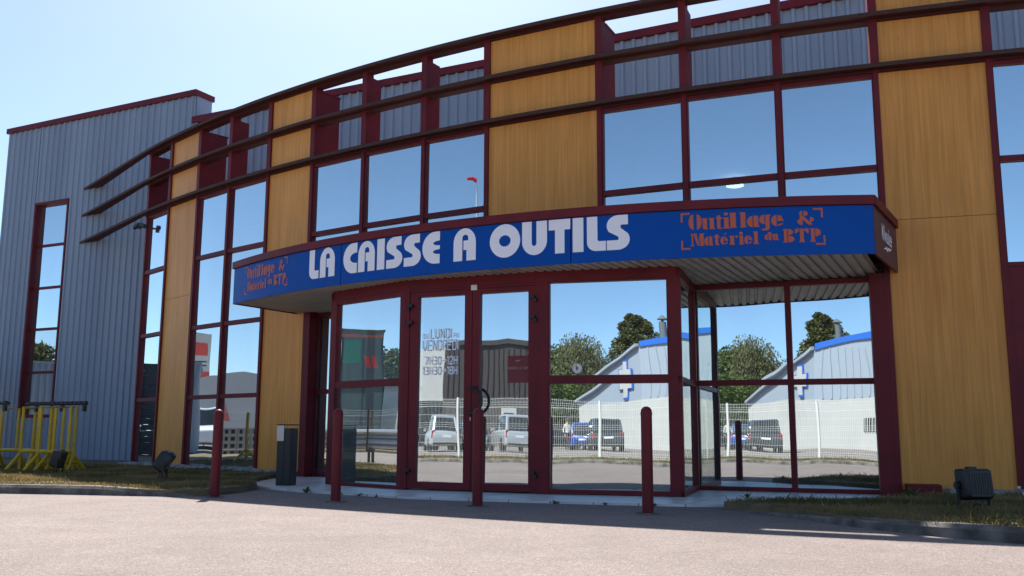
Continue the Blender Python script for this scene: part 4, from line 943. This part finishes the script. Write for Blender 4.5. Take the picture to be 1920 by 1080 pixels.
# person walking
def person(loc, rz):
    o = thing('person', loc, 'person in dark clothes walking beside the parked cars', 'person', None, rz)
    me = bpy.data.meshes.new('body'); J = {'pel': (0, 0, .95), 'wai': (0, 0, 1.1), 'che': (0, 0, 1.35), 'nec': (0, 0, 1.5), 'hd': (.01, 0, 1.58), 'top': (.02, 0, 1.74),
      'hl': (0, .1, .92), 'kl': (.16, .1, .5), 'al': (.1, .1, .09), 'tl': (.27, .1, .03), 'hr': (0, -.1, .92), 'kr': (-.02, -.1, .5), 'ar': (-.3, -.1, .14), 'tr': (-.2, -.1, .03),
      'sl': (0, .19, 1.42), 'el': (-.1, .24, 1.15), 'wl': (.02, .26, .92), 'nl': (.06, .26, .82), 'sr': (0, -.19, 1.42), 'er': (.08, -.24, 1.15), 'wr': (.2, -.25, .95), 'nr': (.25, -.25, .86)}
    ks = list(J); E = [('pel', 'wai'), ('wai', 'che'), ('che', 'nec'), ('nec', 'hd'), ('hd', 'top'), ('pel', 'hl'), ('hl', 'kl'), ('kl', 'al'), ('al', 'tl'), ('pel', 'hr'), ('hr', 'kr'), ('kr', 'ar'), ('ar', 'tr'), ('che', 'sl'), ('sl', 'el'), ('el', 'wl'), ('wl', 'nl'), ('che', 'sr'), ('sr', 'er'), ('er', 'wr'), ('wr', 'nr')]
    rad = {'pel': .15, 'wai': .13, 'che': .15, 'nec': .055, 'hd': .085, 'top': .08, 'hl': .09, 'kl': .06, 'al': .04, 'tl': .035, 'hr': .09, 'kr': .06, 'ar': .04, 'tr': .035, 'sl': .06, 'el': .042, 'wl': .03, 'nl': .03, 'sr': .06, 'er': .042, 'wr': .03, 'nr': .03}
    me.from_pydata([J[k] for k in ks], [(ks.index(a), ks.index(b)) for a, b in E], []); ob = bpy.data.objects.new('body', me); COL.objects.link(ob)
    md = ob.modifiers.new('skin', 'SKIN'); sk = me.skin_vertices[0].data
    for i, k in enumerate(ks): sk[i].radius = (rad[k], rad[k])
    sk[0].use_root = True
    s2 = ob.modifiers.new('sub', 'SUBSURF'); s2.levels = 2; s2.render_levels = 2
    dg = bpy.context.evaluated_depsgraph_get(); dg.update(); me2 = bpy.data.meshes.new_from_object(ob.evaluated_get(dg)); bpy.data.objects.remove(ob)
    for k in ('cloth_dark', 'cloth_light', 'skin'): me2.materials.append(M[k])
    for q in me2.polygons:
        z = q.center.z; q.use_smooth = True
        q.material_index = 2 if z > 1.47 or (z < .93 and abs(q.center.y) > .2) else (1 if 1.05 < z else 0)
    b = bpy.data.objects.new('body', me2); COL.objects.link(b); b.parent = o
    mb = MB(); mb.lathe([(.092, 1.62), (.1, 1.68), (.085, 1.76), (.03, 1.80), (0, 1.805)], 14, (.0, 0, 0)); obj('hair', mb, 'hair', o, local=True, smooth=True)
person((*T1(-20.2, -20.5), 0), R(20))
# far buildings
def gabled(name, a, b, hL, hR, hA, depth, label, m, strip=None):
    """gable front from plan point a to b (left to right as the shop sees it reversed)"""
    a, b = Vector(a), Vector(b); t = (b-a).normalized(); n = Vector((t.y, -t.x)); c = (a+b)/2
    th = thing(name, (c.x, c.y, 0), label, 'building'); mid = a+(b-a)*.5
    return th, a, b, t, n, mid
# dark brown hall with white end
a, b = Vector(T2(-36.2, -24.9)), Vector(T2(-41.5, -19.2)); t = (b-a).normalized(); n = Vector((t.y, -t.x)); n = -n if n.dot(Vector((0, 11))-a) < 0 else n
hb = thing('brown_hall', ((a+b)/2).to_tuple()+(0,), 'dark brown clad gabled hall with a white cladding end seen beyond the silver cars', 'building')
mid = a+(b-a)*.45
def quadwall(mb, poly3, back): # extrude a vertical polygon backwards
    k = len(poly3); mb.add(poly3+[(x-back.x, y-back.y, z) for x, y, z in poly3], [tuple(range(k)), tuple(range(2*k-1, k-1, -1))]+[(i, (i+1) % k, k+(i+1) % k, k+i) for i in range(k)])
mb = MB(); quadwall(mb, [(a.x, a.y, 0), (b.x, b.y, 0), (b.x, b.y, 6.7), (mid.x, mid.y, 7.05), (a.x, a.y, 6.6)], n*14); obj('wall', mb, 'brown_clad', hb)
mb = MB()
for i in range(1, 16): q = a+(b-a)*i/16; mb.wall(q-t*.03, q+t*.03, -.05 if n.dot(Vector((t.y, -t.x))) < 0 else 0, 0 if n.dot(Vector((t.y, -t.x))) < 0 else .05, 3.2, 6.6)
obj('cladding_rib', mb, 'black_metal', hb)
mb = MB(); quadwall(mb, [((a+n*.15).x, (a+n*.15).y, 6.55), ((mid+n*.15).x, (mid+n*.15).y, 7.0), ((b+n*.15).x, (b+n*.15).y, 6.65), ((b+n*.15).x, (b+n*.15).y, 6.95), ((mid+n*.15).x, (mid+n*.15).y, 7.35), ((a+n*.15).x, (a+n*.15).y, 6.9)], n*14.3); obj('roof', mb, 'brown_clad', hb)
e = b+t*4.6
mb = MB(); quadwall(mb, [(b.x, b.y, 3.0), (e.x, e.y, 3.0), (e.x, e.y, 6.1), (b.x, b.y, 6.75)], n*10); obj('white_wall', mb, 'white_wall', hb)
mb = MB(); quadwall(mb, [(b.x, b.y, 0), (e.x, e.y, 0), (e.x, e.y, 2.99), (b.x, b.y, 2.99)], n*9); obj('glazed_base', mb, 'car_glass', hb)
mb = MB(); c = a+(b-a)*.35+n*.06; c2 = c+t*1.4
for s0, s1, z0, z1 in ((0, .25, 0, 2.6), (1.15, 1.4, 0, 2.6), (.25, 1.15, 2.3, 2.6), (.25, 1.15, 1.2, 1.5)): quadwall(mb, [((c+t*s0).x, (c+t*s0).y, z0), ((c+t*s1).x, (c+t*s1).y, z0), ((c+t*s1).x, (c+t*s1).y, z1), ((c+t*s0).x, (c+t*s0).y, z1)], n*.05)
obj('entrance_frame', mb, 'white_wall', hb)
# white building with blue roof trim
w0 = Vector(T1(-22.5, -33.3)); rv = Matrix.Rotation(RT1, 2); dl_ = rv @ Vector((.90, -.43)).normalized(); dg_ = rv @ Vector((-.86, -.51)).normalized(); nb = rv @ Vector((.43, .90)).normalized(); ng = rv @ Vector((-.51, .86)).normalized()
wb = thing('white_building', (w0.x, w0.y, 0), 'white walled building with pale metal upper wall and bright blue roof trim', 'building')
w1 = w0+dl_*24; w2 = w0+dg_*9.5
mb = MB(); mb.prism([tuple(w0), tuple(w2), tuple(w2+dl_*24-nb*2), tuple(w1)], 0, 3.45); obj('wall', mb, 'white_wall', wb)
mb = MB(); 
top = [(w0, 3.45, 6.55), (w1, 3.45, 6.9)]
RO = [(0, 6.5), (2.5, 6.98), (5, 7.36), (8, 7.7), (12, 7.9), (18, 7.6), (24, 6.7)]; wq = [(w0+dl_*d_, z_) for d_, z_ in RO]
quadwall(mb, [(w0.x, w0.y, 3.451), (w1.x, w1.y, 3.451)]+[(q.x, q.y, z_) for q, z_ in reversed(wq)], nb*8)
quadwall(mb, [(w0.x, w0.y, 3.451), (w2.x, w2.y, 3.451), (w2.x, w2.y, 3.6), (w0.x, w0.y, 6.49)], ng*.15)
obj('upper_cladding', mb, 'metal_roof', wb)
mb = MB()
for i in range(1, 48): q = w0+dl_*(i*.5); mb.wall(q, q+dl_*.08, -.0 if True else 0, .05, 3.5, 6.4) if False else quadwall(mb, [((q+nb*.04).x, (q+nb*.04).y, 3.5), ((q+dl_*.09+nb*.04).x, (q+dl_*.09+nb*.04).y, 3.5), ((q+dl_*.09+nb*.04).x, (q+dl_*.09+nb*.04).y, 6.5), ((q+nb*.04).x, (q+nb*.04).y, 6.5)], nb*.039)
obj('cladding_rib', mb, 'metal_roof', wb)
mb = MB(); quadwall(mb, [((q+nb*.12).x, (q+nb*.12).y, z_-.08) for q, z_ in wq]+[((q+nb*.12).x, (q+nb*.12).y, z_+.34) for q, z_ in reversed(wq)], nb*8.3); obj('roof_trim', mb, 'blue_trim', wb)
mb = MB(); g0, g1 = w0+ng*.06, w2+ng*.06; quadwall(mb, [(g0.x, g0.y, 6.45), (g1.x, g1.y, 3.55), (g1.x, g1.y, 3.72), (g0.x, g0.y, 6.66)], ng*-.25); obj('roof_trim', mb, 'metal_roof', wb)
mb = MB(); c = w0+dl_*1.6-nb*1.2; mb.lathe([(.24, 6.5), (.24, 8.3)], 14, (c.x, c.y, 0)); mb.lathe([(.36, 8.45), (.36, 8.5), (.05, 8.75)], 14, (c.x, c.y, 0)); mb.tube([(c.x, c.y, 8.3), (c.x, c.y, 8.5)], .1, 6); obj('vent_chimney', mb, 'grey_frame', wb)
mb = MB(); c = w0+dl_*3.2+nb*.03; quadwall(mb, [(c.x, c.y, 1.2), ((c+dl_*1.6).x, (c+dl_*1.6).y, 1.2), ((c+dl_*1.6).x, (c+dl_*1.6).y, 2.15), (c.x, c.y, 2.15)], nb*.029); wi = obj('window', mb, 'car_glass', wb)
mb = MB()
for i in range(9): q = c+dl_*(.1+i*.175)+nb*.06; mb.tube([(q.x, q.y, 1.2), (q.x, q.y, 2.15)], .025, 5)
obj('window_bar', mb, 'white_metal', wi)
cs = w0+dg_*1.9+ng*.12
cr_ = thing('cross_sign', (cs.x, cs.y, 4.4), 'white and blue cross sign on the gable of the white building', 'sign')
def cross(s, off, m):
    mb = MB(); q = cs+ng*off
    quadwall(mb, [((q+dg_*x).x, (q+dg_*x).y, 4.6+z) for x, z in ((-.33*s, -s), (.33*s, -s), (.33*s, -.33*s), (s, -.33*s), (s, .33*s), (.33*s, .33*s), (.33*s, s), (-.33*s, s), (-.33*s, .33*s), (-s, .33*s), (-s, -.33*s), (-.33*s, -.33*s))], ng*.08); obj('cross_panel', mb, m, cr_)
cross(1.0, .0, 'blue_trim'); cross(.86, .03, 'white_wall')
# white tent hall to the left
c = Vector((-39.4, 20.1)); n = Vector((.99, -.12)).normalized(); t = Vector((-n.y, n.x))
tn_ = thing('tent_hall', (c.x, c.y, 0), 'white canvas tent hall with an arched roof and red and green peaks on its front', 'building')
mb = MB(); quadwall(mb, [((c+t*x).x, (c+t*x).y, z) for x, z in [(-6, 0), (6, 0), (6, 2.8)]+[(6*math.cos(R(q)), 2.8+.9*math.sin(R(q))) for q in range(15, 180, 15)]+[(-6, 2.8)]], n*16); obj('canvas_shell', mb, 'tent', tn_)
for x, mm in ((1.2, 'red_sign'), (-2.4, 'green_sign')):
    mb = MB(); q = c+n*.05
    for dx, s in ((0, 1), (.9, .8)):
        pts = [(-.55*s, 0), (-.15*s, 0), (.0, .9*s), (.35*s, 1.5*s), (.05, 1.7*s), (-.25*s, 1.4*s)]
        quadwall(mb, [((q+t*(x+dx+px)).x, (q+t*(x+dx+px)).y, 1.25+pz*.9) for px, pz in pts], n*.04)
    obj('peak_logo', mb, mm, tn_)
# white shed far left, container, tower, pylon sign
mb = MB(); sh = thing('white_shed', (-48, 15.5, 0), 'low white shed at the far left of the yard', 'building'); mb.box((-48, 15.5, 1.8), (5, 8, 3.6), R(10)); obj('wall', mb, 'white_wall', sh)
mb = MB(); mb.box((-48, 15.5, 3.72), (5.4, 8.4, .22), R(10)); obj('roof', mb, 'metal_roof', sh)
mb = MB(); mb.box((-45.35, 16.2, 2.5), (.1, 2, 1.4), R(10)); obj('green_board', mb, 'green_sign', sh)
ct = thing('container', (-20.7, 21.8, 0), 'blue grey corrugated container left of the yellow barriers', 'container', None, R(-13))
mb = MB()
for i in range(24): mb.box((0, -1.1+i*.095, 1.4), (5.0 if i % 2 else 5.06, .095, 2.7))
obj('container_body', mb, 'clad', ct, local=True)
mb = MB(); mb.box((0, 0, 2.79), (5.1, 2.4, .08)); obj('container_roof', mb, 'clad', ct, local=True)
tw = thing('advertising_tower', (-33.9, 14.6, 0), 'tall grey green storage tower with a green board and peak logo', 'tower', None, R(-9))
mb = MB(); mb.box((0, 0, 2.7), (2.6, 2.2, 5.4)); obj('tower_body', mb, 'grey_frame', tw, local=True)
mb = MB(); mb.box((0, 0, 5.46), (2.7, 2.3, .12)); obj('tower_roof', mb, 'wood_stake', tw, local=True)
mb = MB(); mb.box((1.31, 0, 5.2), (.03, 2.2, .12)); obj('rust_band', mb, 'orange_vinyl', tw, local=True)
for y in (-1.06, -.05, 1.06): mb = MB(); mb.box((1.32, y, 2.55), (.06, .07, 5.1)); obj('corner_rail', mb, 'black_metal', tw, local=True)
mb = MB(); mb.box((1.32, .55, 4.4), (.04, .9, 1.1)); obj('green_board', mb, 'green_sign', tw, local=True)
mb = MB()
for y in (-.65, -.3): mb.add([(1.33, y-.22, 3.6), (1.33, y+.05, 3.6), (1.33, y+.22, 4.15), (1.33, y, 4.25)], [(0, 1, 2, 3)])
obj('peak_logo', mb, 'red_sign', tw, local=True)
ps = thing('pylon_sign', (-44.5, 26.7, 0), 'tall white pylon sign with red bands beside the road', 'sign', None, R(-14))
mb = MB(); mb.box((0, 0, 3.2), (.4, 1.8, 6.4)); obj('sign_board', mb, 'white_wall', ps, local=True)
mb = MB(); mb.box((.21, 0, 5.4), (.02, 1.3, .8)); mb.box((.21, 0, 3.5), (.02, 1.7, .9)); obj('red_band', mb, 'red_sign', ps, local=True)
mb = MB()
for z in (4.6, 4.35, 2.7, 2.45, 2.2, 1.9): mb.box((.21, 0, z), (.02, 1.2, .08))
obj('text_line', mb, 'black', ps, local=True)
# pipe rack, concrete blocks, pallets, lamp
pr = thing('pipe_rack', (-10.6, 12.6, 0), 'low rack carrying a bundle of long grey metal pipes', 'pipe rack', None, R(4)); 
mb = MB()
for i in range(5):
    for j in range(4): mb.tube([(-.3+.13*i+.06*(j % 2), -2.6, .42+.11*j), (-.3+.13*i+.06*(j % 2), 2.6, .42+.11*j)], .06, 8)
obj('pipe_bundle', mb, 'galv', pr, local=True, smooth=True)
for y in (-1.7, 0, 1.7):
    mb = MB(); mb.box((0, y, .33), (.9, .07, .07)); mb.box((-.38, y, .15), (.06, .06, .3)); mb.box((.38, y, .15), (.06, .06, .3)); obj('rack_leg', mb, 'wood_stake', pr, local=True)
    for x in (-.42, .42): mb = MB(); mb.box((x, y+.05, .78), (.04, .04, .95)); obj('stake', mb, 'wood_stake', pr, local=True)
cbk = 0
for i in range(3):
    for j in range(4):
        k = thing('concrete_block', (-14.5, 16.55+.45*i, .2*j), ['grey hollow concrete block in the bottom course of the stack beside the road', 'grey hollow concrete block in the second course of the stack', 'grey hollow concrete block in the third course of the stack', 'grey hollow concrete block in the top course of the stack'][j], 'concrete block', 'stacked hollow concrete blocks'); cbk += 1
        mb = MB(); mb.box((0, 0, .1), (.18, .43, .19)); obj('block_shell', mb, 'block', k, local=True)
        mb = MB(); mb.box((.092, -.1, .1), (.004, .11, .11)); mb.box((.092, .1, .1), (.004, .11, .11)); obj('block_hole', mb, 'black', k, local=True)
for j in range(15):
    k = thing('pallet', (-12.9+random.uniform(-.06, .06), 21.0+random.uniform(-.06, .06), .10+.155*j), 'black plastic pallet in the tall stack beside the grey wall', 'pallet', 'stacked black pallets', bw+R(random.uniform(-5, 5)))
    mb = MB()
    for i in range(6): mb.box((-.5+.2*i, 0, .13), (.17, .9, .045))
    obj('deck_board', mb, 'black', k, local=True)
    mb = MB()
    for sy in (-.44, .44): mb.box((0, sy, .06), (1.12, .02, .09))
    for sx in (-.57, .57): mb.box((sx, 0, .06), (.02, .9, .09))
    obj('side_skirt', mb, 'black', k, local=True)
    mb = MB()
    for x in (-.5, 0, .5):
        for y in (-.38, 0, .38): mb.box((x, y, .055), (.16, .2, .11))
    obj('foot_block', mb, 'black', k, local=True)
sl = thing('street_lamp', (-22.9, 1.9, 0), 'tall thin grey pole with a red lamp head mirrored in an upper window', 'street lamp')
mb = MB(); mb.tube([(0, 0, 0), (0, 0, 6), (0, .0, 11.0), (.05, .02, 11.3)], .07, 10, .04); obj('pole', mb, 'galv', sl, local=True, smooth=True)
mb = MB(); mb.tube([(0, 0, 11.3), (-.06, .22, 11.38), (-.1, .55, 11.32)], .12, 8, .06); obj('lamp_head', mb, 'lamp_red', sl, local=True, smooth=True)
ns = thing('no_parking_sign', (*T2(-27.0, -5.0), 0), 'round red and blue no parking sign on a thin post', 'sign', None, head(.8, .6))
mb = MB(); mb.tube([(0, 0, 0), (0, 0, 2.0)], .03, 8); obj('sign_post', mb, 'galv', ns, local=True)
mb = MB(); mb.lathe([(0, 0), (.28, 0), (.28, .02), (0, .02)], 24); mb.tf(lambda v: Vector((.04+v.z, v.x, 1.75+v.y))); obj('red_disc', mb, 'lamp_red', ns, local=True)
mb = MB(); mb.lathe([(0, 0), (.2, 0), (.2, .02), (0, .02)], 24); mb.tf(lambda v: Vector((.05+v.z, v.x, 1.75+v.y))); obj('blue_disc', mb, 'blue_trim', ns, local=True)
mb = MB(); mb.hexa([(.075, -.16, 1.88), (.078, -.16, 1.88), (.078, .14, 1.58), (.075, .14, 1.58)], [(.075, -.14, 1.92), (.078, -.14, 1.92), (.078, .17, 1.62), (.075, .17, 1.62)]); obj('red_slash', mb, 'lamp_red', ns, local=True)
# trees
def tree(loc, h, w, m, label, shape='round', n=4200, ls=.34, group='trees beyond the parking yard'):
    random.seed(int(abs(loc[0]*7+loc[1]*13)))
    t = thing('tree', loc, label, 'tree', group); mb = MB()
    tips = []
    mb.tube([(0, 0, 0), (.1, .05, h*.25), (.0, .1, h*.55), (.05, 0, h*.85)], h*.025, 8, h*.006)
    lobes = []
    for i in range(26):
        a = i*2.4; z = h*(.22+.72*((i+.5)/26)); f = (z/h-.18)/.82
        if shape == 'cone': rad = w*.5*(1-f)**.65*(.85+.3*random.random())*(1 if f > .08 else .75)
        elif shape == 'weep': rad = w*.5*math.sqrt(max(.05, 1-(f*1.0-.35)**2*1.7))*(.7+.5*random.random())
        else: rad = w*.5*math.sqrt(max(.04, 1-(2*f-1)**2*.92))*(.75+.4*random.random())
        q = Vector((math.cos(a)*rad*.68, math.sin(a)*rad*.68, z)); lobes.append((q, max(.55, rad*.55)))
        mb.tube([(0, 0, max(.1*h, z-h*.13)), tuple(q)], h*.008, 5, h*.002)
    obj('trunk', mb, 'bark', t, local=True)
    vs = []; fs = []; n = int(n*1.7); ls *= .76; per = n//len(lobes)
    for q, rr in lobes:
        for k in range(per):
            d = Vector((random.gauss(0, 1), random.gauss(0, 1), random.gauss(0, 1))).normalized()*rr*(random.random()**.4)
            if shape == 'weep': d.z = d.z*1.6-abs(random.gauss(0, .6))*rr*.7; 
            else: d.z *= .8
            c = q+d
            if c.z < h*.12: continue
            u = Vector((random.gauss(0, 1), random.gauss(0, 1), random.gauss(0, .6))).normalized(); v = u.cross(Vector((random.gauss(0, 1), random.gauss(0, 1), random.gauss(0, 1)))).normalized()
            s = ls*random.uniform(.5, 1.1); 
            if shape == 'weep': v = Vector((v.x*.4, v.y*.4, -1)).normalized()*1.5; u = u*.6
            o = len(vs); vs += [c-u*s*.5, c+v*s*.35, c+u*s*.5, c-v*s*.35]; fs.append((o, o+1, o+2, o+3))
    mb = MB(); mb.v = [tuple(v) for v in vs]; mb.f = fs; obj('crown', mb, m, t, local=True, fixn=False)
    return t
tree((-34.8, -82.6, 0), 16.4, 11.5, 'leaf2', 'tallest broad dark green tree rising behind the blue trimmed building', 'cone', 11050, 0.55)
tree((-34.5, -62.0, 0), 9.6, 7.5, 'leaf', 'green round tree left of the tallest tree', 'round', 8160, 0.49)
tree((*T1(-52.5, -57.0), 0), 9.6, 7.0, 'leaf', 'green round tree beyond the brown hall', 'round', 7140, 0.52)
tree((-31.0, -57.5, 0), 9.7, 5.2, 'leaf3', 'pale weeping birch between the round tree and the tallest tree', 'weep', 10200, 0.39)
tree((*T1(-34.5, -40.5), 0), 5.2, 6.0, 'leaf', 'low dense bush below the birch', 'round', 6120, 0.39)
tree((*T1(-39.5, -44.0), 0), 5.0, 7.0, 'leaf', 'wide low bush behind the parked cars', 'round', 6120, 0.39)
tree((*T1(-30.0, -62.0), 0), 9.0, 6.0, 'leaf', 'small green tree topping the blue roof trim', 'round', 5100, 0.52)
tree((*T1(-14.0, -66.0), 0), 8.6, 6.0, 'leaf', 'green tree at the far end of the blue trimmed roof', 'round', 5100, 0.52)
tree((-62, 8, 0), 7.0, 6.0, 'leaf', 'green tree at the far left behind the storage tower', 'round', 5100, 0.52)
tree((-66, 14.0, 0), 7.6, 7.0, 'leaf2', 'olive green tree behind the low white shed', 'round', 5100, 0.52)
tree((-56, 33.0, 0), 7.0, 6.0, 'leaf', 'green tree beyond the pylon sign', 'round', 5100, 0.52)
